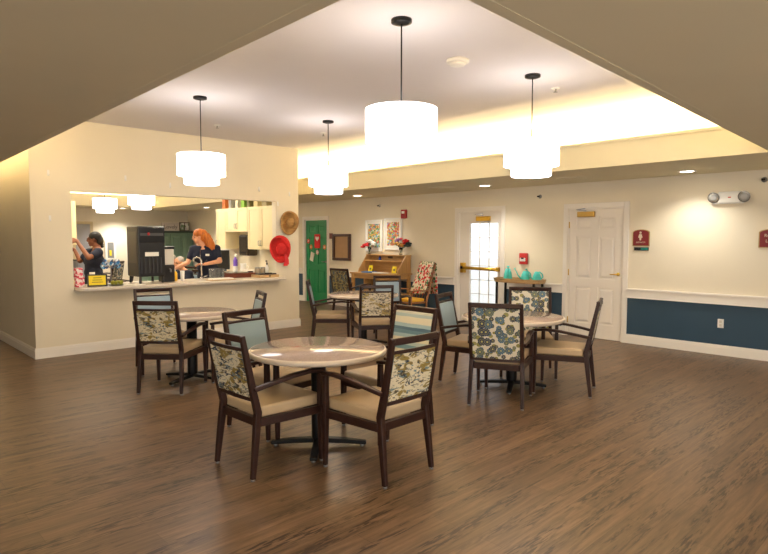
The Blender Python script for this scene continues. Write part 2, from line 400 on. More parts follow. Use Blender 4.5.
# kitchen block: front wall with the serving hatch, two ends
KX0, KX1, OX0, OX1, OZ0, OZ1 = 1.95, 6.13, 2.43, 5.66, .90, 2.205
struct('wall_kitchen', MB().box(KX0, OX0, YK, YK + .12, 0, ZT).box(OX1, KX1, YK, YK + .12, 0, ZT).box(OX0, OX1, YK, YK + .12, 0, OZ0 - .035).box(OX0, OX1, YK, YK + .12, OZ1, ZT), M_WALL)
struct('wall_kitchen_left', MB().box(KX0, KX0 + .1, YK + .12, 11.6, 0, ZT), M_WALL)
struct('wall_kitchen_rear', MB().box(KX0 + .1, 3.25, 11.46, 11.56, 0, 2.22), M_WALL)
struct('wall_kitchen_right', MB().box(KX1 - .1, KX1, YK + .12, 11.0, 0, ZT), M_WALL)
# base boards, chair rails, wainscot
def board(mb, axis, c, a, b, side):
    """stepped base board: axis 'x' runs along x at y=c"""
    for t, h0, h1 in ((.016, 0, .105), (.011, .105, .125), (.006, .125, .138)):
        lo, hi = (c - t, c) if side < 0 else (c, c + t)
        if axis == 'x': mb.box(a, b, lo, hi, h0, h1)
        else: mb.box(lo, hi, a, b, h0, h1)
mb = MB(); board(mb, 'x', YK, KX0 - .016, KX1 + .016, -1); struct('baseboard_kitchen', mb, M_TRIM)
mb = MB(); board(mb, 'y', KX0, YK, 11.6, -1); struct('baseboard_kitchen_left', mb, M_TRIM)
mb = MB(); board(mb, 'y', KX1, YK, 11.0, 1); struct('baseboard_kitchen_right', mb, M_TRIM)
mb = MB(); rail = MB(); wains = MB()
for a, b in ((-3.9, 3.79), (4.85, 5.98), (7.12, 10.95), (12.01, 18.4)):
    board(mb, 'y', XB, a, b, -1)
    wains.box(XB - .003, XB, a, b, .138, .70)
    rail.box(XB - .028, XB, a, b, .69, .815).box(XB - .040, XB, a, b, .80, .828).box(XB - .034, XB, a, b, .685, .70)
struct('baseboard_back', mb, M_TRIM); struct('trim_1', rail, M_TRIM, .004); struct('trim_2', wains, M_BLUE)
# door casings
def casing(name, y0, y1, h, w=.075):
    m = MB().box(XB - .018, XB, y0 - w, y0, 0, h + w).box(XB - .018, XB, y1, y1 + w, 0, h + w).box(XB - .018, XB, y0, y1, h, h + w)
    m.box(XB, XB + .14, y0 - .001, y0 + .02, 0, h).box(XB, XB + .14, y1 - .02, y1 + .001, 0, h).box(XB, XB + .14, y0, y1, h - .02, h + .001)
    return struct(name, m, M_TRIM, .004)
casing('trim_3', *OP[0]); casing('trim_4', *OP[1]); casing('trim_5', *OP[2])

def six_panel(name, y0, y1, h, m, depth):
    """six-panel door leaf filling the opening; origin at its lower left as seen from the room"""
    e = bpy.data.objects.new(name, None); COL.objects.link(e); e.location = (XB + depth, y1 - .022, .008); e.rotation_euler = (0, 0, -PI / 2); e['kind'] = 'structure'
    W = y1 - y0 - .044; H = h - .03; st = .115; g = (W - 3 * st) / 2
    rows = [(.22, .80), (.93, 1.60), (1.70, H - .115)]
    mb = MB()
    for x in (0, st + g, 2 * (st + g)): mb.box(x, x + st, 0, .04, 0, H)
    zz = 0
    for a, b in rows:
        for x in (st, 2 * st + g): mb.box(x, x + g, 0, .04, zz, a)
        zz = b
    for x in (st, 2 * st + g): mb.box(x, x + g, 0, .04, zz, H)
    for a, b in rows:
        for x in (st, 2 * st + g):
            mb.box(x, x + g, .014, .03, a, b)
            mb.frustum((x + .022, x + g - .022, a + .022, b - .022), (x + .05, x + g - .05, a + .05, b - .05), .014, .003)
    mb.build('door_leaf', m, e)
    return e, W, H
def lever(parent, x, z, m, dirx=-1):
    p = MB().lathe([(.026, 0), (.026, .008), (.012, .012), (.012, .045)], 16, M=Matrix.Translation((x, 0, z)) @ Matrix.Rotation(PI / 2, 4, 'X'))
    p.tube([(x, -.045, z), (x + dirx * .03, -.05, z), (x + dirx * .11, -.048, z - .004)], [.011, .010, .008], 10)
    return p.build('door_handle', m, parent)
def closer(parent, x0, x1, z0, z1, m):
    c = MB().box(x0, x1, -.055, 0, z0, z1).build('door_closer', m, parent, .006)
    MB().bar([((x0 + x1) / 2, -.03, z1 + .012), ((x0 + x1) / 2 - .13, -.10, z1 + .03), ((x0 + x1) / 2 - .02, -.02, z1 + .05)], (.018, .008), (0, 0, 1)).build('closer_arm', M_STEEL, c)
d1, W1, H1 = six_panel('door_1', 3.86, 4.78, 2.05, M_DOORW, .012)
lever(d1, W1 - .06, 1.02, M_BRASS); closer(d1, .15, .43, 1.90, 1.985, mat('aged_brass', (170, 138, 70), .4, .8))
for z in (.25, 1.02, 1.78): MB().tube([(-.004, -.006, z - .05), (-.004, -.006, z + .05)], .008).build('hinge', M_BRASS, d1)
d2, W2, H2 = six_panel('door_2', 11.03, 11.93, 2.03, M_GREEN, .03)
lever(d2, W2 - .07, 1.0, M_STEEL)
# exit door with a tall divided light
d3 = bpy.data.objects.new('door_3', None); COL.objects.link(d3); d3.location = (XB + .03, 7.018, .008); d3.rotation_euler = (0, 0, -PI / 2); d3['kind'] = 'structure'
W3, H3 = .936, 2.045; gx0, gx1, gz0, gz1 = .235, .865, .28, 1.84
MB().box(0, gx0, 0, .045, 0, H3).box(gx1, W3, 0, .045, 0, H3).box(gx0, gx1, 0, .045, 0, gz0).box(gx0, gx1, 0, .045, gz1, H3).build('door_leaf', M_DOORW, d3)
gl = MB().box(gx0, gx1, .020, .024, gz0, gz1).build('window_pane', M_GLASS, d3)
mu = MB()
for k in (1, 2): x = gx0 + (gx1 - gx0) * k / 3; mu.box(x - .005, x + .005, .008, .036, gz0, gz1)
for k in range(1, 6): z = gz0 + (gz1 - gz0) * k / 6; mu.box(gx0, gx1, .008, .036, z - .005, z + .005)
mu.build('muntins', M_DOORW, gl)
MB().box(gx0 - .03, gx1 + .03, -.008, .0, gz0 - .03, gz0).box(gx0 - .03, gx1 + .03, -.008, 0, gz1, gz1 + .03).box(gx0 - .03, gx0, -.008, 0, gz0, gz1).box(gx1, gx1 + .03, -.008, 0, gz0, gz1).build('glazing_bead', M_DOORW, d3)
pb = MB().tube([(.12, -.065, 1.015), (.90, -.065, 1.005)], .03, 14).build('push_bar', M_BRASS, d3)
MB().box(.07, .15, -.09, 0, .92, 1.11).box(.87, .92, -.085, 0, .97, 1.05).build('bar_bracket', M_BRASS, pb, .012)
MB().lathe([(.028, 0), (.028, .01), (.02, .014)], 16, M=Matrix.Translation((.11, -.09, 1.02)) @ Matrix.Rotation(PI / 2, 4, 'X')).build('bar_keyhole', M_BLACKM, pb)
closer(d3, .40, .70, 1.88, 1.965, M_BRASS)

# ------------------------------------------------------------------ lamps
def pendant(x, y, label, group):
    t = thing('pendant_lamp', label, 'ceiling lamp', (x, y, ZT), 0, group)
    MB().lathe([(.075, 0), (.075, -.022), (.05, -.03), (.02, -.034)], 24).build('canopy', M_BLACKM, t)
    MB().tube([(0, 0, -.03), (0, 0, -.64)], .0055, 8).build('cord', M_BLACKM, t)
    MB().lathe([(.02, -.637), (.255, -.637), (.262, -.637), (.262, -.872), (.252, -.872), (.252, -.867), (.02, -.867)], 40).build('shade', M_SHADE, t)
    MB().lathe([(.192, -.867), (.192, -.962), (.184, -.972), (.02, -.972)], 40).build('lower_shade', M_SHADE, t)
    return t
pendant(3.09, 3.04, 'white drum pendant above the nearest round table', 'pendants over the dining room')
pendant(5.03, 3.17, 'white drum pendant closest to the white six-panel door', 'pendants over the dining room')
pendant(3.12, 6.22, 'white drum pendant hanging in front of the serving hatch wall', 'pendants over the dining room')
pendant(4.99, 6.29, 'white drum pendant in front of the kitchen corner, above the two wall hats', 'pendants over the dining room')
pendant(4.90, 12.5, 'white drum pendant beyond the serving hatch, nearer the black drink machine', 'pendants beyond the hatch')
pendant(4.90, 14.7, 'white drum pendant beyond the serving hatch, above the aproned woman with raised arm'.replace('aproned ', ''), 'pendants beyond the hatch')
pendant(2.95, 12.5, 'white drum pendant beyond the kitchen, hidden by the left kitchen wall', 'pendants beyond the hatch')  # this pendant and the next are added, out of view, to brighten the far room
pendant(2.95, 14.7, 'white drum pendant farthest left beyond the kitchen wall', 'pendants beyond the hatch')
def can(x, y, label, power=1.0, group='recessed ceiling lights'):
    t = thing('recessed_light', label, 'ceiling light', (x, y, ZS), 0, group)
    MB().lathe([(.115, 0), (.115, -.006), (.085, -.008), (.085, -.002), (.115, -.0005)], 32, close=False).build('trim_ring', M_WHITE, t)
    MB().lathe([(.086, -.003), (.02, -.0035)], 32).build('diffuser', M_LIT, t)
    lamp('recessed_bulb', 'SPOT', (x, y, ZS - .03), (0, 0, 0), CAN * power, CAN_COL, spot_size=2.3, spot_blend=.75, shadow_soft_size=.07)
can(8.2, 2.83, 'round recessed light over the blue wainscot, nearest the twin-head emergency light')
can(8.0, 5.92, 'round recessed light in front of the exit door')
can(7.98, 9.11, 'round recessed light above the wooden desk')
can(8.0, 15.7, 'round recessed light in the low ceiling beyond the serving hatch', 3)
can(6.4, 17.7, 'round recessed light near the far end wall, seen through the serving hatch', 3)
can(3.0, 17.6, 'round recessed light near the far end wall, hidden behind the kitchen front', 3)  # extra can, never in view, added to lift the far room
for x, y in ((-1.2, 1.2), (-1.2, -1.2), (2.2, -1.5), (5.0, -1.3), (7.9, -.3), (-1.2, 4.2)):  # added cans outside the view that brighten the low ceilings
    can(x, y, 'round recessed light in the low ceiling behind the viewer', 1.0, 'recessed lights behind the viewer')

for x, y, l in ((4.6, 10.2, 'square flush kitchen ceiling light above the hatch, toward the drink machine'), (3.0, 10.2, 'square flush kitchen ceiling light above the left of the hatch')):  # added panels above the view, filling the kitchen with light
    t = thing('kitchen_light', l, 'ceiling light', (x, y, ZT), 0, 'flush kitchen lights')
    MB().box(-.32, .32, -.32, .32, -.05, 0).build('light_frame', M_WHITE, t, .006); MB().box(-.29, .29, -.29, .29, -.06, -.05).build('diffuser', mat('panel_diffuser', (255, 255, 255), .6, emit=(255, 244, 222), estr=22), t)

# ------------------------------------------------------------------ dining tables and chairs
def table(x, y, r, rot, label):
    t = thing('dining_table', label, 'table', (x, y, 0), rot, 'round dining tables')
    MB().lathe([(.02, .715), (r - .02, .715), (r - .004, .722), (r - .0005, .732), (r - .0005, .745), (r - .006, .753), (r - .014, .756)], 72).build('table_edge', M_TOPEDGE, t)
    MB().lathe([(r - .014, .7545), (r - .016, .757), (.02, .757)], 72).build('table_top', M_TOP, t)
    MB().lathe([(.16, .70), (.16, .714), (.05, .714)], 24).build('mounting_plate', M_BLACKM, t)
    MB().lathe([(.05, .05), (.055, .08), (.055, .70)], 24).build('column', M_BLACKM, t)
    for k in range(4):
        a = k * PI / 2; c, s = math.cos(a), math.sin(a)
        f = MB().bar([(0, 0, .055), (c * .2, s * .2, .045), (c * .36, s * .36, .03)], [(.07, .035), (.06, .032), (.05, .024)], (-s, c, 0)).build('foot', M_BLACKM, t, .006)
        MB().lathe([(.016, 0), (.016, .02)], 12, M=Matrix.Translation((c * .33, s * .33, 0))).build('glide', M_STEEL, f)
    return t
table(2.66, 3.49, .515, 46, 'nearest round table with mauve laminate top on black pedestal, no cloth')
table(2.93, 6.15, .50, 25, 'round laminate table just in front of the serving hatch counter')
table(5.76, 6.45, .52, 46, 'round laminate table in front of the wooden writing desk')
table(5.24, 3.50, .535, 30, 'round laminate table before the two white doors')

def chair_proto(kind, inner, outer):
    """+y is forward. kind 'slot' has a hand-hold under the top rail, 'full' an upholstered back to the top"""
    t = bpy.data.objects.new('dining_chair', None); COL.objects.link(t)
    full = kind == 'full'
    hx = .235 if full else .212; H = .985 if full else .958
    lean = lambda z: -.262 - max(0, z - .5) * .2 if z > .45 else -.255 - .03 * (0.45 - z) / .45
    for s in (-1, 1):
        pts = [(s * (hx + .012), lean(0) - .012, .012), (s * (hx + .006), lean(.25), .25), (s * hx, -.245, .44), (s * hx, lean(.6), .6), (s * hx, lean(.8), .8), (s * hx, lean(H), H)]
        l = MB().bar(pts, [(.028, .032), (.036, .042), (.038, .048), (.036, .044), (.034, .036), (.032, .030)]).build('leg', M_EXPR, t, .005)
        MB().lathe([(.015, 0), (.015, .014)], 12, M=Matrix.Translation(pts[0]) @ Matrix.Translation((0, 0, -.012))).build('glide', M_STEEL, l)
        l = MB().bar([(s * .264, .247, .012), (s * .264, .243, .40), (s * .264, .240, .638)], [(.028, .028), (.04, .042), (.034, .036)]).build('leg', M_EXPR, t, .005)
        MB().lathe([(.015, 0), (.015, .014)], 12, M=Matrix.Translation((s * .264, .247, 0))).build('glide', M_STEEL, l)
        MB().bar([(s * (hx + .018), lean(.6) + .0, .60), (s * (hx + .038), -.16, .625), (s * .262, .0, .652), (s * .266, .15, .662), (s * .266, .27, .650)],
                 [(.03, .03), (.042, .026), (.05, .026), (.05, .026), (.045, .022)]).build('armrest', M_EXPR, t, .007)
    MB().box(-.25, .25, .223, .263, .35, .405).box(-.215, .215, -.262, -.228, .35, .405).prism([(-.238, -.24), (-.205, -.24), (-.246, .24), (-.280, .24)], .35, .405).prism([(.205, -.24), (.238, -.24), (.280, .24), (.246, .24)], .35, .405).build('seat_frame', M_EXPR, t, .004)
    MB().prism([(-.215, -.225), (.215, -.225), (.235, .19), (.235, .27), (.2, .277), (-.2, .277), (-.235, .27), (-.235, .19)], .40, .478).build('seat', M_BEIGE, t, .02, 3)
    def rail(z0, z1, d): return MB().bar([(-hx, lean((z0 + z1) / 2), (z0 + z1) / 2), (0, lean((z0 + z1) / 2) - .012, (z0 + z1) / 2), (hx, lean((z0 + z1) / 2), (z0 + z1) / 2)], (z1 - z0, d), (0, .2, 1))
    rail(H - .045, H, .030).build('top_rail', M_EXPR, t, .006)
    if full: p0, p1 = .46, .938
    else:
        p0, p1 = .545, .858
        rail(.852, .876, .026).build('slot_rail', M_EXPR, t, .004)
    rail(p0 - .03, p0 - .002, .026).build('lower_rail', M_EXPR, t, .004)
    w = hx - .018; th = .018; mb = MB(); n = 6
    fs = lambda side: [(x, lean(z) + side, z) for z in (p0, p1) for x in (-w, w)]
    f, b = fs(th), fs(-th)
    mb.add(f + b, [(1, 0, 2, 3), (0, 1, 5, 4), (2, 0, 4, 6), (1, 3, 7, 5), (3, 2, 6, 7)], 0); mb.add(b, [(0, 1, 3, 2)], 1)
    bk = mb.build('backrest', [inner, outer], t, .008)
    return t
VAR = {
 'brush': chair_proto('slot', M_GREYV, M_BRUSH), 'brush2': chair_proto('slot', M_GREYV, M_BRUSH2), 'pale': chair_proto('slot', M_BLUEV, M_BRUSHP),
 'blue': chair_proto('slot', M_BLUEV, M_BRUSH), 'stripe': chair_proto('full', M_STRIPE, M_FLORAL), 'floral': chair_proto('full', M_FLORAL, M_FLORAL),
 'darkfloral': chair_proto('full', M_FLORALD, M_FLORALD)}
USED = set()
def chair(var, x, y, face, label, group, z=0):
    """x, y: point midway between the two rear feet"""
    o = VAR[var] if var not in USED else copy_tree(VAR[var]); USED.add(var)
    a = math.radians(face); o.location = (x + .285 * math.cos(a), y + .285 * math.sin(a), z); o.rotation_euler = (0, 0, a - PI / 2)
    return tag(o, label, 'chair', group)
G1, G2, G3, G4 = 'chairs at the nearest table', 'chairs at the hatch table', 'chairs at the desk-side table', 'chairs at the table by the white doors'
chair('brush2', 1.955, 3.49, 2, 'dark wood armchair at the left of the nearest table, blue and gold brush-print back', G1)
chair('brush', 2.72, 2.61, 91, 'armchair closest to the viewer, its gold brush-print back turned to us, right of table pedestal', G1)
copy = chair('brush', 2.62, 4.40, -82, 'armchair beyond the nearest table showing plain grey-green inner back', G1)
chair('stripe', 3.64, 3.47, 180, 'armchair with blue and cream striped inner back at right of nearest table', G1)
chair('brush', 2.40, 5.77, 42, 'armchair with gold brush-print back at the hatch table, facing the serving counter', G2)
chair('blue', 2.93, 7.15, -100, 'armchair with pale blue inner back between the hatch table and counter wall', G2)
chair('blue', 3.60, 5.90, 160, 'armchair seen edge-on at the right side of the hatch table', G2)
chair('pale', 5.22, 6.98, -40, 'armchair seen from the side in front of the green door, facing right', G3)
chair('pale', 5.30, 5.68, 55, 'armchair with pale cream brush-print back turned to us before the desk', G3)
chair('blue', 6.68, 6.88, -125, 'armchair between the desk and its round table, only pale blue back showing', G3)
chair('darkfloral', 7.33, 8.85, 4, 'armchair with small dark floral back beside the green door', G3)
chair('floral', 4.465, 3.155, 26, 'armchair with large blue floral back turned to us, at front of the white-door table', G4)
chair('blue', 5.06, 4.22, -72, 'armchair with blue-grey inner back at left of the white-door table', G4)
chair('floral', 6.12, 3.84, 215, 'armchair with floral inner back facing us, before the watering cans', G4)
chair('pale', 5.61, 2.79, 112, 'armchair seen edge-on in front of the white six-panel door', G4)

# ------------------------------------------------------------------ back wall furniture
def desk():
    t = thing('writing_desk', 'honey oak writing desk with slanted hutch against the back wall under two prints', 'desk', (XB - .02, 9.45, 0), BW)
    W, D, Z = 1.25, .63, .86
    MB().box(0, W, -D, -.01, Z - .03, Z).build('desk_top', M_OAK, t, .006)
    MB().box(.05, W - .05, -D + .03, -D + .05, Z - .12, Z - .03).box(.05, W - .05, -.06, -.04, Z - .12, Z - .03).box(.05, .07, -D + .05, -.06, Z - .12, Z - .03).box(W - .07, W - .05, -D + .05, -.06, Z - .12, Z - .03).build('apron', M_OAK, t)
    for x in (.03, W - .09):
        for y in (-D + .02, -.09): MB().box(x, x + .06, y, y + .06, 0, Z - .03).build('leg', M_OAKZ, t, .006)
    MB().box(.05, .42, -D + .06, -.06, .42, .45).build('lower_shelf', M_OAK, t); MB().box(W - .42, W - .05, -D + .06, -.06, .42, .45).build('lower_shelf', M_OAK, t)
    MB().box(.38, .42, -D + .06, -.06, .45, Z - .12).build('divider', M_OAKZ, t); MB().box(W - .42, W - .38, -D + .06, -.06, .45, Z - .12).build('divider', M_OAKZ, t)
    MB().box(.05, W - .05, -.03, -.012, Z, 1.21).build('hutch_back', M_OAK, t)
    side = [(-.03, Z), (-.42, Z), (-.40, Z + .06), (-.18, 1.21), (-.03, 1.21)]
    for x in (.03, W - .05):
        MB().prism(side, 0, .02, M=Matrix(((0, 0, 1, x), (1, 0, 0, 0), (0, 1, 0, 0), (0, 0, 0, 1)))).build('hutch_side', M_OAKZ, t)
    MB().box(.05, W - .05, -.25, -.03, 1.09, 1.11).build('hutch_shelf', M_OAK, t)
    MB().box(.03, W - .03, -.19, -.01, 1.21, 1.23).build('hutch_top', M_OAK, t, .004)
    MB().box(W / 2 - .07, W / 2 + .07, -.036, -.03, 1.15, 1.19).build('plaque', M_DARKWOOD, t)
desk()
def dw(lx, ly, z): return (XB - .02 + ly, 9.45 - lx, z)      # a point in the desk's own frame
def vase(lx, ly, label, blooms, leaves):
    t = thing('flower_vase', label, 'vase of flowers', dw(lx, ly, 1.23), BW, 'flower vases on the desk')
    MB().lathe([(.03, 0), (.035, .02), (.03, .08), (.042, .15), (.040, .152), (.028, .08), (.03, .02), (.02, .01)], 20).build('glass_vase', M_GLASS, t)
    st = MB(); fl = {}
    for i, (x, y, z, c, r) in enumerate(blooms):
        r *= 1.2; z = z * .8; st.tube([(0, 0, .02), (x * .3, y * .3, .14), (x, y, z)], .003, 6); fl.setdefault(c, []).append((x, y, z, r))
    st.build('stems', mat('stem_green', (60, 104, 50), .6), t)
    for c, L in fl.items():
        for x, y, z, r in L:
            b = MB(); b.ell((x, y, z), (r * .6, r * .6, r * .55), 10, 6)
            for k in range(7):
                a = 2 * PI * k / 7; b.ell((x + math.cos(a) * r * .62, y + math.sin(a) * r * .62, z - .005), (r * .45, r * .45, r * .35), 8, 5)
            b.build('blossom', mat('petal_%s' % c, {'red': (206, 26, 34), 'white': (240, 236, 226), 'peach': (236, 178, 96), 'mauve': (150, 110, 170), 'pink': (226, 96, 100), 'dark': (36, 56, 52)}[c], .7), t)
    lf = MB()
    for k in range(leaves):
        a = random.random() * 6.28; r = .05 + .06 * random.random(); z = .15 + random.random() * .12
        lf.ell((0, 0, 0), (.035, .014, .003), 8, 4, M=Matrix.Translation((r * math.cos(a), r * math.sin(a), z)) @ Matrix.Rotation(a, 4, 'Z') @ Matrix.Rotation(-.6, 4, 'Y'))
    lf.build('leaves', mat('leaf_green', (44, 82, 48), .6), t)
vase(.10, -.14, 'glass vase of red and white flowers on the left end of the desk hutch', [(-.14, -.02, .25, 'red', .05), (-.07, .0, .28, 'red', .05), (-.19, -.03, .20, 'red', .045), (-.04, -.05, .24, 'red', .045), (.02, 0, .34, 'white', .055), (.08, .02, .31, 'white', .055), (.05, -.04, .37, 'white', .04), (.11, 0, .27, 'white', .04)], 14)
vase(1.04, -.14, 'glass vase of peach, mauve and red flowers on the right end of the desk hutch', [(-.08, -.02, .30, 'peach', .06), (.02, -.03, .27, 'peach', .06), (-.02, .03, .24, 'peach', .05), (-.06, 0, .40, 'mauve', .05), (-.12, 0, .36, 'mauve', .04), (-.02, .02, .42, 'pink', .035), (.16, -.02, .37, 'red', .06), (.12, 0, .31, 'red', .045), (.20, .02, .30, 'dark', .055), (.15, .04, .25, 'dark', .06), (.23, -.02, .25, 'dark', .05)], 18)
def easel_card(lx, ly, z, label, w=.12):
    t = thing('yellow_card', label, 'card', dw(lx, ly, z + .004), BW, 'yellow cards on the desk')
    R = Matrix.Rotation(-.25, 4, 'X')
    MB().box(-w / 2, w / 2, 0, .008, 0, .14, M=R).build('card_face', M_YELLOW, t)
    MB().box(-w / 4, w / 4, -.001, 0, .045, .09, M=R).build('print_patch', mat('olive_ink', (120, 110, 40), .7), t)
    MB().bar([(0, .04, .13), (0, .09, .002)], (.03, .004)).build('stand', M_BLACK, t)
easel_card(.31, -.33, .86, 'yellow card standing in the desk hutch on the left')
easel_card(1.02, -.33, .86, 'yellow card standing in the desk hutch on the right')
tag(MB().box(-.14, .14, -.09, .09, 0, .022).build('blue_booklet', mat('bright_blue', (36, 126, 196), .5), None, .004, loc=dw(.46, -.49, .862), rot=(0, 0, math.radians(-80))), 'blue booklet lying on the front of the oak desk', 'booklet')
b = thing('blue_bottle', 'small blue ink bottle on the upper shelf of the desk hutch', 'bottle', dw(.42, -.14, 1.112))
MB().lathe([(.028, 0), (.03, .01), (.03, .05), (.014, .065), (.014, .075)], 16).build('bottle_body', mat('cobalt', (24, 60, 150), .2), b)
MB().lathe([(.016, .075), (.016, .092)], 14).build('bottle_cap', M_BLACK, b)
tag(MB().box(-.16, .16, -.10, .10, 0, .016).build('notepad', M_PAPER, None, .003, loc=dw(.80, -.49, .862), rot=(0, 0, math.radians(-100))), 'white notepad lying open on the oak desk', 'notepad')

def art(y0, y1, z0, z1, label, cols, scale):
    t = thing('framed_print', label, 'picture', (XB - .003, max(y0, y1), z0), BW, 'prints above the desk')
    W, H = abs(y1 - y0), z1 - z0; f = .028
    MB().box(0, W, -.03, 0, 0, f).box(0, W, -.03, 0, H - f, H).box(0, f, -.03, 0, f, H - f).box(W - f, W, -.03, 0, f, H - f).build('frame', M_WHITE, t, .003)
    MB().box(f, W - f, -.012, -.002, f, H - f).build('mat_board', M_PAPER, t)
    MB().box(f + .055, W - f - .055, -.015, -.012, f + .06, H - f - .06).build('print', splash_mat('garden_print', scale * 1.3, [tuple(int(v * .8 + 40) for v in c) for c in cols]), t)
GP = [(70, 130, 60), (214, 190, 60), (120, 160, 80), (200, 60, 50), (226, 220, 196), (90, 150, 190), (224, 140, 60), (60, 100, 50)]
art(9.10, 9.64, 1.29, 1.97, 'left white-framed garden print in greens and yellows above the desk', GP, 26)
art(8.52, 9.04, 1.33, 2.00, 'right white-framed print with reds and a blue band above the desk', [GP[3], GP[1], GP[4], GP[6], GP[5], GP[3], GP[0]], 24)
t = thing('display_case', 'dark wood wall case with pale backing between green door and prints', 'display case', (XB - .003, 10.77, 1.06), BW)
W, H = .62, .61
MB().box(0, W, -.06, 0, 0, .06).box(0, W, -.06, 0, H - .06, H).box(0, .06, -.06, 0, .06, H - .06).box(W - .06, W, -.06, 0, .06, H - .06).build('frame', M_DARKWOOD, t, .006)
MB().box(.06, W - .06, -.02, -.002, .06, H - .06).build('cork_backing', mat('tan_cork', (176, 142, 102), .8, vary=.06), t)
tag(MB().box(0, .10, -.03, 0, 0, .13).box(.02, .08, -.034, -.03, .05, .11).build('wall_thermostat', mat('rust_plastic', (120, 62, 50), .5), None, .005, loc=(XB - .003, 10.91, 1.56), rot=(0, 0, -PI / 2)), 'small rust-coloured box on the wall left of the display case', 'wall box')
# decorations hung on the green door
def deco(name, label, lx, z, mbs):
    t = thing(name, label, 'door decoration', (XB + .028, 11.93 - .022 - lx, z), BW)
    for nm, m, k in mbs: m.build(nm, k, t)
    return t
heart = [(0, -.06), (.05, 0), (.06, .035), (.035, .06), (0, .035), (-.035, .06), (-.06, .035), (-.05, 0)]
FY = Matrix(((1, 0, 0, 0), (0, 0, 1, 0), (0, 1, 0, 0), (0, 0, 0, 1)))
deco('heart_banner', 'red banner with white heart on the green door', .46, 1.50, [('banner', MB().box(-.11, .11, -.008, 0, -.17, .17), M_RED), ('heart', MB().prism(heart, -.012, -.008, M=FY @ Matrix.Translation((0, .06, 0)) @ Matrix.Scale(1.3, 4, (1, 0, 0))), M_PAPER)])
deco('paper_note', 'tilted white paper note on the green door', .24, 1.12, [('sheet', MB().box(-.07, .07, -.006, 0, -.11, .11, M=Matrix.Rotation(.3, 4, 'Y')), M_PAPER)])
for lx, z, c, l in ((.10, 1.50, (220, 70, 60), 'small red round ornament by the left edge of green door'), (.20, 1.36, (228, 130, 60), 'orange round ornament left below the heart banner'), (.74, 1.36, (226, 136, 80), 'orange round ornament right of the heart banner'), (.46, 1.23, (224, 190, 180), 'pink round ornament hanging under the heart banner')):
    m = MB(); pts = [(.055 * (1 + .12 * math.cos(5 * a)) * math.cos(a), .055 * (1 + .12 * math.cos(5 * a)) * math.sin(a)) for a in [2 * PI * k / 30 for k in range(30)]]
    deco('paper_ornament', l, lx, z, [('cutout', m.prism(pts, -.008, 0, M=FY), mat('ornament_%d%d' % c[:2], c, .7)), ('centre_dot', MB().lathe([(.02, 0), (.018, .004)], 12, M=Matrix.Translation((0, -.008, 0)) @ Matrix.Rotation(PI / 2, 4, 'X')), M_PAPER)])

# rocking chair with a quilt over its back
def rocker():
    R = thing('rocking_chair', 'oak rocking chair between the desk and the exit door', 'rocking chair', (7.76, 7.38, 0), 81)
    for s in (-1, 1):
        x = s * .25
        MB().bar([(x, .42, .10), (x, .2, .028), (x, -.1, .02), (x, -.4, .06), (x, -.58, .14)], (.03, .04)).build('rocker', M_ROCK, R, .006)
        MB().tube([(x, .20, .04), (x, .21, .40), (x * 1.06, .21, .62)], [.018, .022, .015]).build('leg', M_ROCK, R)
        MB().tube([(x, -.20, .03), (x * .98, -.21, .42), (x * .96, -.34, .80), (x * .94, -.47, 1.12)], [.018, .022, .02, .015]).build('leg', M_ROCK, R)
        MB().bar([(x * 1.0, -.27, .63), (x * 1.1, 0, .65), (x * 1.12, .27, .64)], [(.04, .022), (.055, .022), (.065, .022)]).build('armrest', M_ROCK, R, .006)
        MB().tube([(x, -.20, .2), (x, .2, .2)], .012).build('stretcher', M_ROCK, R)
    MB().tube([(-.25, .205, .24), (.25, .205, .24)], .012).build('stretcher', M_ROCK, R)
    MB().prism([(-.24, -.22), (.24, -.22), (.27, .26), (-.27, .26)], .40, .43).build('seat', M_ROCK, R, .008)
    MB().prism([(-.21, -.19), (.21, -.19), (.23, .23), (-.23, .23)], .43, .49).build('seat_cushion', mat('yellow_cushion', (226, 170, 40), .8), R, .02)
    for k in range(5):
        x = (k - 2) * .085; MB().tube([(x, -.21, .43), (x, -.335, .78), (x, -.455, 1.08)], .009, 8).build('spindle', M_ROCK, R)
    MB().bar([(-.24, -.46, 1.08), (0, -.485, 1.10), (.24, -.46, 1.08)], (.10, .022), (0, .3, 1)).build('crest_rail', M_ROCK, R, .006)
    q = MB(); path = [(-.165, .56), (-.26, .72), (-.36, .92), (-.43, 1.10), (-.465, 1.158), (-.50, 1.155), (-.515, 1.10), (-.52, .9), (-.535, .7), (-.545, .55)]
    n = 12; vs = []; fs = []
    for i, (y, z) in enumerate(path):
        for k in range(n + 1):
            u = k / n; vs.append((-.22 + .44 * u, y + .012 * math.sin(u * 14 + i * .6), z + (0 if 2 < i < 7 else .008 * math.sin(u * 9))))
    for i in range(len(path) - 1):
        for k in range(n): a = i * (n + 1) + k; fs.append((a, a + 1, a + n + 2, a + n + 1))
    o = q.add(vs, fs, 0, True).build('rose_quilt', splash_mat('rose_quilt_cloth', 21, [(206, 34, 44), (60, 110, 64), (206, 34, 44), (96, 130, 70), (216, 80, 80), (60, 104, 60)], (228, 216, 190), .52), None)
    o.location = R.location; o.rotation_euler = R.rotation_euler; R.scale = o.scale = (.95, .84, .98)
    sd = o.modifiers.new('thickness', 'SOLIDIFY'); sd.thickness = .012; sd.offset = 0
    tag(o, 'cream quilt with red roses draped over the rocking chair back', 'quilt')
rocker()

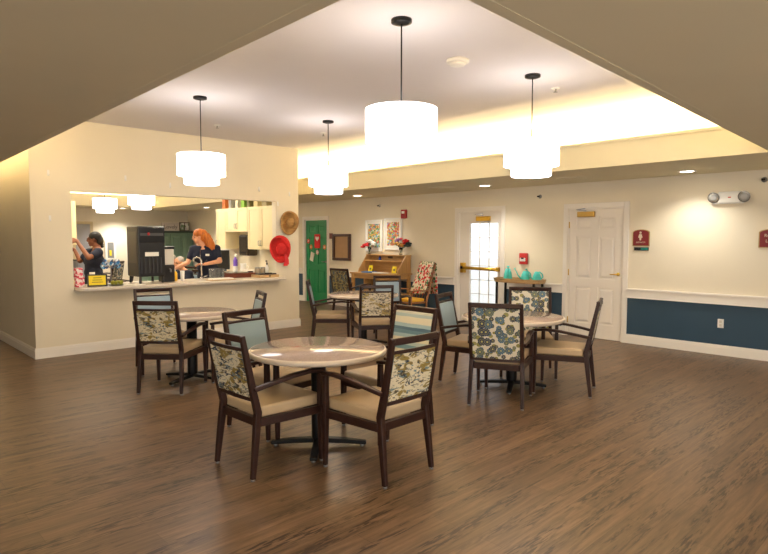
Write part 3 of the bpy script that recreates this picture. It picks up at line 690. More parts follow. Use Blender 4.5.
# console with three watering cans
t = thing('console_table', 'narrow console with rimmed wooden tray top between exit door and white door', 'console table', (8.42, 5.50, .04), BW)
def oval(a, b, n=40): return [(a * abs(math.cos(u)) ** .7 * (1 if math.cos(u) > 0 else -1), b * abs(math.sin(u)) ** .7 * (1 if math.sin(u) > 0 else -1)) for u in [2 * PI * k / n for k in range(n)]]
MB().prism(oval(.45, .19), .80, .822).build('tray_top', M_TRAYWOOD, t)
ri = MB(); A = oval(.475, .212); B = oval(.45, .19); n = len(A)
ri.add([(x, y, .862) for x, y in A] + [(x, y, .862) for x, y in B] + [(x * .95, y * .95, .795) for x, y in A] + [(x, y, .80) for x, y in B], [f for i in range(n) for f in [(i, (i + 1) % n, n + (i + 1) % n, n + i), (i, 2 * n + i, 2 * n + (i + 1) % n, (i + 1) % n), (n + i, n + (i + 1) % n, 3 * n + (i + 1) % n, 3 * n + i)]])
ri.build('rim', M_TRAYWOOD, t)
for x in (-.36, .36):
    for y in (-.13, .13): MB().bar([(x, y, -.04), (x, y, .80)], (.03, .03)).build('leg', M_BLACKM, t)
MB().box(-.36, .36, -.13, .13, .22, .24).build('lower_shelf', M_BLACKM, t)
M_AQUA = mat('aqua_plastic', (76, 206, 196), .35)
def wcan(ly, ang, label, h=.16):
    t = thing('watering_can', label, 'watering can', (8.40 - .02, ly, .863), ang, 'aqua watering cans on the console')
    MB().lathe([(.066, 0), (.074, .01), (.066, h * .55), (.036, h), (.032, h), (.060, h * .55), (.066, .014), (.02, .012)], 24).build('can_body', M_AQUA, t)
    MB().tube([(.055, 0, .035), (.11, 0, .09), (.165, 0, h + .03)], [.014, .011, .008]).build('spout', M_AQUA, t)
    MB().lathe([(.008, 0), (.022, .022), (.02, .026)], 14, M=Matrix.Translation((.162, 0, h + .024)) @ Matrix.Rotation(.6, 4, 'Y')).build('rose', M_AQUA, t)
    MB().tube([(-.066, 0, .05), (-.095, 0, .08), (-.085, 0, h * .75), (-.035, 0, h)], .011).build('handle', M_AQUA, t)
wcan(5.70, 215, 'leftmost aqua watering can on the console, spout turned to the room', .20)
wcan(5.36, 130, 'middle aqua watering can on the console, thin spout pointing left', .17)
wcan(5.14, 130, 'aqua watering can on the console closest to the white door', .17)

# ------------------------------------------------------------------ wall fittings
t = thing('fire_alarm', 'red fire alarm strobe high on the wall right of the prints', 'fire alarm', (XB - .003, 8.52, 1.98), BW)
MB().box(0, .14, -.05, 0, 0, .18).build('alarm_body', mat('alarm_red', (176, 26, 30), .4), t, .008); MB().box(.03, .11, -.062, -.05, .10, .15).build('strobe_lens', M_WHITE, t, .006)
t = thing('fire_pull_station', 'red fire pull station on the wall left of the white door', 'fire alarm pull', (XB - .003, 5.66, 1.13), BW)
MB().box(0, .15, -.05, 0, 0, .19).build('station_body', mat('pull_red', (196, 48, 48), .4), t, .008); MB().box(.02, .13, -.062, -.05, .05, .11).build('pull_handle', M_WHITE, t, .006); MB().box(.05, .10, -.066, -.06, .09, .115).build('grip_slot', M_BLACK, t)
M_BURG = mat('burgundy_sign', (124, 24, 30), .35); M_GOLD = mat('gold_edge', (176, 148, 92), .4, .3)
def arched(w, h, k): return [(0, 0), (w, 0), (w, h - k)] + [(w / 2 + w / 2 * math.cos(a), h - k + k * math.sin(a)) for a in [PI * i / 12 for i in range(1, 12)]] + [(0, h - k)]
def sign(y, z, w, h, label):
    t = thing('room_sign', label, 'sign', (XB - .003, y, z), BW, 'burgundy room signs')
    MB().prism(arched(w, h, .045), -.012, 0, M=FY).build('border', M_GOLD, t)
    MB().prism([(x * .92 + w * .04, q * .92 + h * .04) for x, q in arched(w, h, .045)], -.016, -.012, M=FY).build('panel', M_BURG, t)
    return t
t = sign(3.725, 1.46, .245, .245, 'burgundy arched sign with pale standing figure right of the white door')
M_CREAMI = mat('sign_cream', (214, 200, 176), .5)
MB().lathe([(.016, 0), (.014, .003)], 16, M=Matrix.Translation((.115, -.016, .198)) @ Matrix.Rotation(PI / 2, 4, 'X')).prism([(.098, .176), (.132, .176), (.146, .128), (.130, .118), (.126, .085), (.104, .085), (.100, .118), (.084, .128)], -.019, -.016, M=FY).build('figure', M_CREAMI, t)
text('RESTROOM', .026, M_CREAMI, t, (.122, -.018, .055))
t = sign(2.105, 1.455, .32, .24, 'burgundy arched sign with white words cut off by the right edge')
text('Resident', .055, M_CREAMI, t, (.16, -.018, .155)); text('Lounge', .055, M_CREAMI, t, (.16, -.018, .085))
t = thing('occupancy_slider', 'small black and teal occupancy slider under the figure sign', 'sign', (XB - .003, 3.70, 1.395), BW)
MB().box(0, .21, -.012, 0, 0, .048).build('slider_case', M_BLACK, t); MB().box(.10, .20, -.015, -.012, .008, .042).build('teal_tab', mat('teal', (0, 128, 116), .5), t)
t = thing('emergency_light', 'white emergency light with two round lamp heads on the back wall', 'emergency light', (XB - .003, 2.66, 2.03), BW)
MB().box(.08, .34, -.07, 0, .01, .16).build('housing', M_WHITE, t, .01); MB().box(.02, .38, -.05, -.02, .0, .02).build('lamp_rail', M_WHITE, t, .004)
MB().box(.20, .235, -.073, -.07, .075, .09).build('status_mark', mat('mark_red', (200, 60, 60), .5), t)
for x in (.03, .39):
    h = MB().lathe([(.03, 0), (.066, .03), (.074, .055), (.066, .060)], 24, M=Matrix.Translation((x, -.03, .10)) @ Matrix.Rotation(PI / 2 + .3, 4, 'X') ).build('lamp_head', mat('lamp_silver', (176, 174, 168), .25, .6), t)
    MB().lathe([(.058, .0605), (.03, .068), (.01, .07)], 20, M=Matrix.Translation((x, -.03, .10)) @ Matrix.Rotation(PI / 2 + .3, 4, 'X')).build('lamp_lens', mat('lens_grey', (190, 190, 186), .15), h)
t = thing('wall_outlet', 'white electrical outlet on the blue wainscot', 'outlet', (XB - .006, 2.545, .37), BW)
MB().box(0, .075, -.008, 0, 0, .12).build('cover_plate', M_WHITE, t, .003); MB().box(.022, .053, -.012, -.008, .018, .052).box(.022, .053, -.012, -.008, .068, .102).build('sockets', mat('socket_ivory', (214, 208, 194), .4), t)
for (y, z, l) in ((5.30, 2.27, 'small wall sprinkler above the pull station'), (9.2, 2.27, 'small wall sprinkler above the prints'), (2.07, 2.32, 'small dark wall sprinkler at the right edge by the ceiling')):
    t = thing('wall_sprinkler', l, 'sprinkler', (XB - .003, y, z), BW, 'wall sprinklers')
    MB().lathe([(.034, 0), (.03, .01), (.014, .014), (.014, .05)], 16, M=Matrix.Rotation(PI / 2, 4, 'X')).build('escutcheon', M_STEEL, t)
    MB().box(-.022, .022, -.062, -.05, -.012, .012).build('deflector', M_BLACKM, t)
t = thing('smoke_detector', 'round white smoke detector on the raised ceiling', 'smoke detector', (4.13, 3.365, ZT), 0)
MB().lathe([(.10, 0), (.10, -.02), (.085, -.03)], 32).build('base_ring', M_WHITE, t); MB().lathe([(.075, -.03), (.065, -.048), (.02, -.052)], 28).build('sensor_cap', M_WHITE, t)
for (x, y, l) in ((5.63, 3.27, 'ceiling sprinkler beside the pendant by the white door'), (4.05, 7.58, 'ceiling sprinkler near the top of the kitchen front wall'), (5.50, 7.05, 'ceiling sprinkler near the kitchen corner pendant')):
    t = thing('ceiling_sprinkler', l, 'sprinkler', (x, y, ZT), 0, 'ceiling sprinklers')
    MB().lathe([(.045, 0), (.04, -.008), (.018, -.012)], 20).build('escutcheon', M_WHITE, t); MB().tube([(0, 0, -.008), (0, 0, -.04)], .01, 10).lathe([(.022, -.042), (.02, -.046)], 14).build('deflector', M_STEEL, t)
def vent(x, y, l):
    t = thing('ceiling_vent', l, 'vent', (x, y, ZS), 0, 'flush ceiling vents')
    MB().box(-.16, .16, -.16, .16, -.008, 0).build('vent_frame', M_SOFFIT, t)
    m = MB()
    for k in range(6): m.box(-.13, .13, -.13 + k * .045, -.11 + k * .045, -.012, -.008)
    m.build('vent_slats', M_SOFFIT, t)
vent(7.7, 6.6, 'flush ceiling vent between the two recessed lights near the exit door'); vent(7.9, 4.3, 'flush ceiling vent in front of the white six-panel door')
for x, z, l in ((2.17, 2.42, 'white adhesive hook high on the kitchen front left of the hatch'), (2.17, 1.83, 'white adhesive hook beside the hatch, below the other left hook'), (3.15, 2.42, 'white adhesive hook above the left part of the hatch'), (3.80, 2.36, 'white adhesive hook above the hatch beside the pendant'), (5.33, 2.39, 'white adhesive hook above the kitchen cabinets'), (5.94, 2.34, 'white adhesive hook near the kitchen corner, above the straw hat'), (5.70, 2.16, 'white adhesive hook at the top right corner of the hatch')):
    t = thing('wall_hook', l, 'hook', (x, YK - .001, z), 0, 'adhesive hooks on the kitchen front')
    MB().box(-.014, .014, -.007, 0, -.03, .045).build('hook_plate', M_WHITE, t, .003); MB().tube([(0, -.005, -.015), (0, -.022, -.03), (0, -.03, -.015)], .005, 8).build('hook_prong', M_WHITE, t)

# two hats on the kitchen wall
def hat(x, z, label, r, m, band, tilt, tail):
    t = thing('sun_hat', label, 'hat', (x, YK - .012, z), 0, 'hats on the kitchen wall')
    R = Matrix.Rotation(tilt, 4, 'Y') @ Matrix.Rotation(PI / 2, 4, 'X')
    prof = [(r, .006), (r * .985, .014), (r * .8, .008), (r * .5, .012), (r * .44, .03), (r * .42, .075), (r * .36, .10), (r * .2, .112), (.012, .114)]
    b = MB(); b.lathe(prof, 40)
    b.v = [tuple(R @ Vector((p[0] * 1.0, p[1] * 1.12, p[2] + (.02 * math.sin(2 * math.atan2(p[1], p[0])) + .02 if math.hypot(p[0], p[1]) > r * .7 else 0)))) for p in b.v]
    b.build('straw_body', m, t)
    MB().lathe([(r * .455, .028), (r * .45, .052), (r * .43, .054)], 40, M=R, close=False).build('hat_band', band, t)
    if tail:
        MB().bar([(.06, -.07, -.09), (.09, -.06, -.18), (.085, -.05, -.29)], [(.03, .006), (.06, .006), (.085, .006)]).bar([(.07, -.07, -.09), (.12, -.06, -.19), (.13, -.05, -.27)], [(.03, .006), (.05, .006), (.05, .006)]).build('ribbon_tail', mat('red_ribbon', (228, 56, 62), .7), t)
hat(5.91, 1.84, 'tan straw hat hanging on the kitchen corner wall', .19, wood_mat('tan_straw', (150, 108, 56), (188, 146, 88), 0, .8), mat('straw_band', (136, 96, 50), .8), .3, False)
hat(5.72, 1.385, 'red sun hat with ribbon tail hanging under the straw hat', .215, M_RED, mat('red_band', (236, 66, 66), .7), -.2, True)

# ------------------------------------------------------------------ serving counter and what stands on it
CT = .912
cnt = MB()
pts = [(2.44, 8.59), (2.44, 8.44)] + [(2.52 - .08 * math.cos(a), 8.44 - .08 * math.sin(a)) for a in (.4, .8, 1.2)] + [(2.54, 8.35), (5.66, 8.35)] + [(5.66 + .08 * math.sin(a), 8.43 - .08 * math.cos(a)) for a in (.4, .8, 1.2)] + [(5.75, 8.45), (5.75, 8.59)]
cnt.prism(pts, CT - .042, CT).box(2.44, 5.65, 8.59, 9.12, CT - .042, CT)
t = tag(cnt.build('serving_counter', [M_COUNTER], None, .006), 'long beige serving counter through the kitchen hatch', 'counter')
cab = thing('base_cabinet', 'cream base cabinets under the serving counter inside the kitchen', 'cabinet', (2.06, 8.72, 0), 0)
MB().box(0, 3.6, 0, .38, 0, .868).build('carcass', M_CAB, cab)

def on_counter(u, d):      # helper: x on the counter for image direction u at wall depth d
    return u
# drink machine
t = thing('drink_machine', 'tall black drink dispensing machine on the serving counter', 'drink machine', (3.50, 8.80, CT), 0)
W, D, H = .40, .42, .84
MB().box(-W / 2, W / 2, -.21, .22, .10, H).build('cabinet', M_BLACK, t, .015)
MB().box(-W / 2 + .01, W / 2 - .01, -.226, -.21, .60, H - .02).build('upper_panel', mat('black_gloss', (30, 32, 36), .2), t, .004)
MB().box(-W / 2 + .03, W / 2 - .03, -.230, -.21, .70, .74).build('button_strip', mat('grey_button', (60, 62, 66), .4), t)
MB().lathe([(.022, 0), (.018, .008)], 14, M=Matrix.Translation((-.05, -.228, .725)) @ Matrix.Rotation(PI / 2, 4, 'X')).build('red_light', mat('red_lens', (190, 30, 30), .3), t)
MB().box(-.10, .10, -.216, -.21, .40, .46).build('white_label', M_PAPER, t)
m = MB()
for k in range(6): m.box(-.17 + k * .058, -.147 + k * .058, -.222, -.21, .15, .38)
m.build('vent_slats', mat('dark_grey', (44, 44, 47), .5), t)
MB().box(-W / 2 - .004, -W / 2, -.16, .17, .3, .76).build('side_panel', mat('side_grey', (70, 66, 62), .4), t)
for sx in (-1, 1):
    for y in (-.18, .19): MB().lathe([(.018, 0), (.022, .02), (.016, .11)], 12, M=Matrix.Translation((sx * .165, y, 0))).build('leg', M_BLACK, t)
t = thing('juice_dispenser', 'clear juice dispenser with black base right of the drink machine', 'juice dispenser', (3.80, 8.78, CT), 0)
MB().box(-.085, .085, -.10, .12, 0, .26).build('base', M_BLACK, t, .012)
MB().box(-.08, .08, -.09, .11, .26, .50).build('tank', mat('frosted_tank', (232, 226, 212), .3, trans=.1), t, .012)
MB().box(-.09, .09, -.10, .12, .50, .54).build('lid', M_BLACK, t, .01)
MB().tube([(0, -.10, .20), (0, -.14, .19), (0, -.14, .15)], .012).build('tap', M_STEEL, t)
t = thing('yellow_bottle', 'yellow squeeze bottle on the counter right of the juice dispenser', 'bottle', (3.97, 8.88, CT), 0)
MB().lathe([(.035, 0), (.038, .01), (.038, .12), (.015, .15)], 18).build('bottle_body', mat('mustard', (238, 186, 20), .4), t); MB().lathe([(.016, .15), (.005, .19)], 12).build('nozzle', M_WHITE, t)
t = thing('white_cup', 'tall white cup on the counter left of the faucet', 'cup', (4.02, 8.72, CT), 0)
MB().lathe([(.026, 0), (.034, .16), (.031, .16), (.024, .01)], 20).build('cup_body', M_WHITE, t)
t = thing('faucet', 'curved chrome faucet standing on the serving counter', 'faucet', (4.40, 8.84, CT), 0)
MB().lathe([(.03, 0), (.028, .03), (.016, .04)], 18).build('faucet_base', M_CHROME, t)
MB().tube([(0, 0, .03), (0, 0, .30), (-.02, .02, .345), (-.05, .05, .36), (-.085, .085, .34), (-.10, .10, .28)], .012, 12).build('spout', M_CHROME, t)
MB().tube([(.03, 0, .04), (.09, -.03, .06)], .008).build('handle', M_CHROME, t)
gg = None; k = 0
for i in range(3):
    for j in range(3):
        x, y = 4.55 + i * .07 + j * .008, 8.70 + j * .075
        if gg is None:
            gg = MB().lathe([(.026, 0), (.034, .17), (.031, .17), (.023, .012), (.01, .01)], 16).build('drinking_glass', mat('tumbler', (214, 220, 224), .05, trans=.85), None); o = gg
        else: o = gg.copy(); COL.objects.link(o)
        o.location = (x, y, CT); tag(o, 'clear tumbler in the block of glasses before the red-haired woman', 'glass', 'tumblers on the counter')
t = thing('serving_tray', 'low beige tray of napkins on the counter by the tumblers', 'tray', (4.56, 8.50, CT), 0)
MB().box(-.22, .22, -.10, .10, 0, .012).build('tray_base', M_TRAYWOOD, t, .004); MB().box(-.18, .18, -.08, .08, .012, .03).build('napkins', M_PAPER, t, .004)
t = thing('wooden_tray', 'red-brown wooden tray on the counter right of the tumblers', 'tray', (5.09, 8.94, CT), 0)
MB().box(-.30, .30, -.16, .16, .0, .015).build('tray_base', M_REDWOOD, t); MB().box(-.31, .31, -.17, -.15, 0, .07).box(-.31, .31, .15, .17, 0, .07).box(-.31, -.29, -.15, .15, 0, .07).box(.29, .31, -.15, .15, 0, .07).build('tray_sides', M_REDWOOD, t, .004)
tag(MB().box(-.17, .17, -.10, .10, 0, .02).build('silver_platter', M_STEEL, None, .008, loc=(5.09, 8.94, CT + .07)), 'silver platter resting across the red-brown tray', 'platter')
t = thing('wood_board', 'pale wooden box under a black binder at the right counter end', 'box', (5.45, 8.62, CT), 0)
MB().box(-.19, .19, -.14, .14, 0, .045).build('box_body', M_TRAYWOOD, t, .004); MB().box(-.02, .02, -.146, -.14, .015, .035).build('latch', M_BLACKM, t)
t = thing('black_binder', 'black binder lying on the pale wooden box', 'binder', (5.47, 8.63, CT + .046), -12)
MB().box(-.15, .15, -.11, .11, 0, .022).build('cover', M_BLACK, t, .004); MB().box(-.06, .06, -.12, -.10, .022, .034).build('clip', M_BLACKM, t)
for i, (x, y, l) in enumerate(((5.47, 8.90, 'lidded glass jar at the right of the counter, left of its twin'), (5.58, 8.90, 'lidded glass jar at the right of the counter by the hatch edge'))):
    t = thing('glass_jar', l, 'jar', (x, y, CT), 0, 'jars at the counter end')
    MB().lathe([(.045, 0), (.048, .01), (.048, .12), (.04, .135)], 18).build('jar_body', mat('jar_glass', (222, 206, 176), .1, trans=.6), t); MB().lathe([(.043, .135), (.043, .155), (.02, .158)], 18).build('jar_lid', M_STEEL, t)
t = thing('dark_bottle', 'dark bottle with pump at the right counter end beside jars', 'bottle', (5.60, 8.80, CT), 0)
MB().lathe([(.028, 0), (.03, .16), (.012, .20)], 16).build('bottle_body', M_WHITE, t); MB().lathe([(.014, .20), (.014, .23)], 10).tube([(0, 0, .23), (0, 0, .27), (-.04, -.02, .265)], .007).build('pump', M_BLACK, t)
# left end of the counter
t = thing('counter_sign', 'yellow notice in a black frame at the left counter end', 'sign', (2.70, 8.49, CT + .004), -14)
R = Matrix.Rotation(-.18, 4, 'X')
MB().box(-.125, .125, 0, .012, 0, .17, M=R).build('frame', M_BLACK, t, .003); MB().box(-.105, .105, -.003, 0, .02, .15, M=R).build('notice', M_YELLOW, t)
m = MB()
for k in range(3): m.box(-.07 + .01 * k, .07 - .01 * k, -.005, -.003, .055 + k * .03, .063 + k * .03, M=R)
m.build('ink_lines', mat('olive_ink'), t); MB().bar([(0, .05, .13), (0, .10, .002)], (.05, .006)).build('stand', M_BLACK, t)
PK = splash_mat('pink_wrapper', 40, [(226, 90, 110), (240, 226, 222), (214, 60, 90), (244, 200, 200), (236, 232, 226)])
for i, (x, y, z, l) in enumerate(((2.50, 8.62, CT, 'pink and white carton at the left counter end, bottom of the front stack'), (2.50, 8.62, CT + .131, 'pink and white carton on top of the front stack at left counter end'), (2.56, 8.76, CT, 'pink and white carton behind the front stack at left counter end'))):
    t = thing('snack_carton', l, 'carton', (x, y, z), 8 * i, 'pink cartons at the counter end')
    MB().box(-.042, .042, -.04, .04, 0, .13).build('carton_body', PK, t, .004)
tag(MB().lathe([(.03, 0), (.036, .19), (.033, .19), (.02, .02)], 18).build('paper_cup', M_PAPER, None, loc=(2.70, 8.70, CT)), 'white paper cup behind the yellow counter notice', 'cup')
t = thing('snack_stand', 'wire stand holding blue and white snack bags on the counter', 'snack stand', (2.98, 8.78, CT), 0)
MB().lathe([(.09, 0), (.09, .012), (.02, .016)], 24).build('stand_base', M_STEEL, t); MB().tube([(0, 0, .01), (0, 0, .30)], .008).build('pole', M_STEEL, t)
m = MB()
for k in range(8): a = k * PI / 4; m.tube([(0, 0, .24), (.08 * math.cos(a), .08 * math.sin(a), .26), (.13 * math.cos(a), .13 * math.sin(a), .30)], .003, 6)
m.build('wire_arms', M_STEEL, t)
BG = splash_mat('blue_snack_wrapper', 30, [(40, 120, 190), (236, 240, 244), (120, 180, 220), (60, 80, 120), (224, 224, 230)])
g0 = None
for k in range(7):
    a = k * 1.795 * 2; x, y, z = .10 * math.cos(a), .085 * math.sin(a), CT + .27 + .05 * (k % 2)
    if g0 is None: g0 = MB().ell((0, 0, 0), (.042, .02, .05), 12, 8).build('snack_bag', BG); o = g0
    else: o = g0.copy(); COL.objects.link(o)
    o.location = (2.98 + x, 8.78 + y, z); o.rotation_euler = (.3 * math.sin(a), .4, a); tag(o, 'blue and white snack bag in the wire stand on the counter', 'snack bag', 'snack bags in the wire stand')
t = thing('fruit_plate', 'plate of green fruit on the counter behind the yellow notice', 'plate', (2.98, 8.56, CT), 0)
MB().lathe([(.06, 0), (.12, .018), (.118, .022), (.05, .008)], 28).build('plate', mat('olive_plate', (96, 96, 50), .4), t)
for k in range(6):
    a = k * 1.05; tag(MB().ell((0, 0, 0), (.027, .027, .027), 12, 8).build('green_lime', mat('lime_green', (150, 150, 40), .5), None, loc=(2.98 + .062 * math.cos(a), 8.56 + .062 * math.sin(a), CT + .042)), 'green-yellow lime on the plate behind the yellow notice', 'lime', 'limes on the plate')
tag(MB().box(-.09, .09, -.09, .09, 0, .006).build('paper_sheet', M_PAPER, None, loc=(3.21, 8.46, CT), rot=(0, 0, .3)), 'white paper sheet on the counter left of the drink machine', 'paper')

# kitchen cabinets on the right end wall: local x right along the wall, -y into the kitchen
def wall_cab(y0, y1, z0, z1, n, label):
    t = thing('wall_cabinet', label, 'cabinet', (KX1 - .10, y1, z0), BW, 'cream wall cabinets')
    W, H, D = y1 - y0, z1 - z0, .33
    MB().box(0, W, -D + .02, 0, 0, H).build('carcass', M_CAB, t, .003)
    dw_ = W / n
    for k in range(n):
        x0, x1 = k * dw_ + .004, (k + 1) * dw_ - .004; b = .055
        m = MB().box(x0, x0 + b, -D, -D + .02, .004, H - .004).box(x1 - b, x1, -D, -D + .02, .004, H - .004).box(x0 + b, x1 - b, -D, -D + .02, .004, b).box(x0 + b, x1 - b, -D, -D + .02, H - b, H - .004).box(x0 + b, x1 - b, -D + .010, -D + .018, b, H - b)
        d = m.build('door', M_CAB, t, .003)
        hx = x1 - .028 if k % 2 == 0 and n > 1 else x0 + .028
        MB().tube([(hx, -D, .07), (hx, -D - .025, .08), (hx, -D - .025, .15), (hx, -D, .16)], .006, 8).build('handle', M_STEEL, d)
wall_cab(8.73, 9.60, 1.37, 2.15, 2, 'tall cream wall cabinet nearest the hatch edge, above the jars')
wall_cab(9.605, 10.42, 1.69, 2.15, 2, 'short cream wall cabinet over the paper towel box')
wall_cab(10.425, 10.80, 1.37, 2.15, 1, 'narrow cream wall cabinet at the far end of the row')
t = thing('towel_dispenser', 'dark smoky paper towel dispenser under the short wall cabinet', 'paper towel dispenser', (KX1 - .10, 10.12, 1.24), BW)
MB().box(0, .34, -.22, 0, 0, .40).build('cover', mat('smoke_plastic', (54, 46, 38), .2), t, .03, 3); MB().box(.06, .28, -.225, -.22, .06, .08).build('paper_slot', M_BLACK, t)
t = thing('back_counter', 'cream kitchen counter running along the right end wall', 'counter', (KX1 - .11, 10.95, 0), BW)
MB().box(0, 1.80, -.58, 0, 0, .86).build('base', M_CAB, t); MB().box(-.01, 1.81, -.61, 0, .86, .90).build('worktop', M_COUNTER, t, .005)
t = thing('black_monitor', 'black screen standing on the kitchen end counter', 'monitor', (5.70, 10.55, .90), -50)
MB().box(-.14, .14, -.02, .02, .06, .44).build('screen', M_BLACK, t, .008); MB().box(-.10, .10, -.08, .08, 0, .015).box(-.02, .02, .0, .03, .015, .2).build('stand', M_BLACK, t)
t = thing('purple_bottle', 'purple spray bottle on the kitchen end counter', 'bottle', (5.62, 9.92, .90), 0)
MB().lathe([(.04, 0), (.042, .02), (.04, .26), (.016, .32)], 16).build('bottle_body', mat('violet', (122, 84, 196), .35), t); MB().lathe([(.042, .03), (.0435, .04), (.0425, .14), (.041, .15)], 16, close=False).build('label_band', M_WHITE, t); MB().box(-.015, .015, -.05, .02, .32, .37).build('trigger', M_WHITE, t, .004)
t = thing('white_pitcher', 'white pitcher on the kitchen end counter right of the purple bottle', 'pitcher', (5.72, 9.80, .90), 0)
MB().lathe([(.06, 0), (.075, .06), (.05, .15), (.06, .20), (.055, .20), (.045, .15), (.07, .06), (.02, .01)], 22).build('pitcher_body', M_WHITE, t); MB().tube([(.055, 0, .16), (.11, 0, .14), (.07, 0, .05)], .008).build('handle', M_WHITE, t)
t = thing('food_warmer', 'low white tray of dishes on the kitchen end counter', 'dish tray', (5.72, 9.42, .90), 0)
MB().box(-.20, .20, -.16, .16, 0, .05).build('tray_base', M_WHITE, t, .01); MB().box(-.17, .17, -.13, .13, .05, .09).build('folded_cloths', M_PAPER, t, .015)
tag(MB().lathe([(.05, 0), (.05, .09), (.046, .09), (.04, .01)], 18).build('black_mug', M_BLACK, None, loc=(5.50, 9.19, .90)), 'black mug on the kitchen end counter near the hatch', 'mug')
for i, (y, w, h, c, l) in enumerate(((10.62, .12, .19, (196, 106, 40), 'orange box on top of the cabinets'), (10.38, .10, .17, (150, 150, 140), 'grey box on top of the cabinets'), (10.12, .10, .18, (206, 200, 176), 'cream box on top of the cabinets'), (9.90, .11, .16, (132, 176, 66), 'bright green box on top of the cabinets'), (9.70, .10, .19, (120, 116, 70), 'olive box on top of the cabinets'), (9.44, .13, .17, (214, 196, 140), 'pale yellow box on top of the cabinets'), (9.15, .16, .15, (166, 152, 110), 'khaki box on top of the cabinets nearest the hatch edge'))):
    t = thing('storage_box', l, 'box', (5.84, y, 2.15), 0, 'boxes on top of the wall cabinets')
    MB().box(-.06, .06, -w / 2, w / 2, 0, h).build('box_body', mat('carton_%d' % i, c, .6), t, .004); MB().box(-.062, .062, -w / 2 - .002, w / 2 + .002, h, h + .012).build('box_lid', mat('carton_lid', (120, 96, 60), .6), t)
# far-left kitchen cabinet run
t = thing('corner_cabinet', 'cream upper cabinet at the left of the hatch that the woman reaches into', 'cabinet', (2.42, 11.458, 1.46), 0)
MB().box(0, .80, -.33, 0, 0, .76).build('carcass', M_CAB, t, .003)
for k in range(2):
    d = MB().box(k * .40 + .004, k * .40 + .396, -.35, -.33, .004, .756).build('door', M_CAB, t, .004); MB().tube([(.37 if k == 0 else .43, -.35, .07), (.37 if k == 0 else .43, -.375, .11), (.37 if k == 0 else .43, -.35, .15)], .006, 8).build('handle', M_STEEL, d)
t = thing('rear_counter', 'cream lower cabinet under the microwave at the kitchen left rear', 'counter', (2.10, 11.455, 0), 0)
MB().box(0, 1.13, -.58, 0, 0, .86).build('base', M_CAB, t); MB().box(0, 1.14, -.61, 0, .86, .90).build('worktop', M_COUNTER, t, .005)
t = thing('microwave', 'black microwave on the left rear counter beneath the corner cabinet', 'microwave', (2.93, 11.20, .90), 0)
MB().box(-.26, .26, -.20, .20, .01, .31).build('case', M_BLACK, t, .01); MB().box(-.25, .12, -.215, -.20, .03, .29).build('door', mat('smoked_door', (34, 30, 28), .1), t, .004); MB().box(.14, .25, -.212, -.20, .03, .29).build('control_panel', M_STEEL, t)

# ------------------------------------------------------------------ the room beyond the hatch
t = thing('green_armoire', 'dark green armoire beyond the hatch behind the red-haired woman', 'armoire', (7.86, 18.10, 0), 0)
M_AG = mat('sage_green_paint', (100, 128, 108), .5)
W, D, H = 1.5, .50, 1.74
MB().box(-W / 2, W / 2, -D / 2, D / 2, .06, H).build('carcass', M_AG, t); MB().box(-W / 2 - .04, W / 2 + .04, -D / 2 - .04, D / 2 + .02, H, H + .06).box(-W / 2 - .02, W / 2 + .02, -D / 2 - .02, D / 2, 0, .06).build('cornice', mat('dark_green_paint', (44, 62, 52), .5), t, .01)
for k in range(4):
    x0 = -W / 2 + k * W / 4 + .012; x1 = x0 + W / 4 - .024
    m = MB().box(x0, x1, -D / 2 - .022, -D / 2, .10, H - .03); m.frustum((x0 + .06, x1 - .06, .18, H - .11), (x0 + .09, x1 - .09, .22, H - .15), -D / 2 - .022, -D / 2 - .034)
    d = m.build('door', M_AG, t, .004); MB().ell((x1 - .03 if k % 2 == 0 else x0 + .03, -D / 2 - .04, .95), (.016, .016, .016), 10, 8).build('knob', M_BRASS, d)
t = thing('word_sign', 'whitewashed plank sign with dark lettering on top of the green armoire', 'sign', (7.94, 18.0, 1.80), 0)
MB().box(-.28, .28, -.015, .015, 0, .26).build('board', wood_mat('whitewash', (196, 184, 172), (222, 212, 202)), t); text('Lovely', .17, mat('sign_ink', (96, 88, 84), .7), t, (0, -.017, .13))
t = thing('photo_frame', 'dark framed picture beside the plank sign on the green armoire', 'picture', (8.40, 18.0, 1.80), 0)
MB().box(-.16, .16, -.015, .015, 0, .28).build('frame', M_DARKWOOD, t); MB().box(-.14, -.01, -.018, -.015, .025, .255).box(.015, .14, -.018, -.015, .025, .255).build('photos', splash_mat('photo_patches', 12, [(210, 206, 190), (120, 140, 110), (200, 190, 190), (220, 220, 214)]), t)
t = thing('wall_cabinet_case', 'white framed wall panel with grey centre and yellow spot on the far wall', 'wall panel', (6.08, 18.39, .93), 0)
MB().box(0, .32, -.04, 0, 0, .59).build('frame', M_WHITE, t, .006); MB().box(.07, .25, -.045, -.04, .05, .52).build('grey_centre', mat('panel_grey', (130, 130, 128), .4), t); MB().box(.12, .18, -.05, -.045, .12, .28).build('yellow_tag', M_YELLOW, t)
# doorway on the far wall
e = bpy.data.objects.new('door_4', None); COL.objects.link(e); e.location = (5.28, 18.39, 0); e['kind'] = 'structure'
MB().box(0, .40, -.03, 0, 0, 1.98).build('door_leaf', mat('grey_door', (150, 150, 152), .5), e); MB().box(-.08, 0, -.05, 0, 0, 2.06).box(.40, .48, -.05, 0, 0, 2.06).box(0, .40, -.05, 0, 1.98, 2.06).build('door_frame', mat('tan_frame', (196, 178, 140), .5), e)
chair('floral', 5.42, 15.58, 130, 'floral backed armchair beyond the hatch between snack stand and drink machine', 'chairs beyond the hatch')
chair('blue', 4.95, 13.3, 160, 'armchair beyond the hatch, dark frame just left of the drink machine', 'chairs beyond the hatch')
chair('blue', 5.74, 12.2, 190, 'armchair under the seated grey-haired person nearer the juice dispenser', 'chairs beyond the hatch')
chair('blue', 5.25, 10.75, 190, 'armchair under the seated grey-haired person nearer the faucet', 'chairs beyond the hatch')

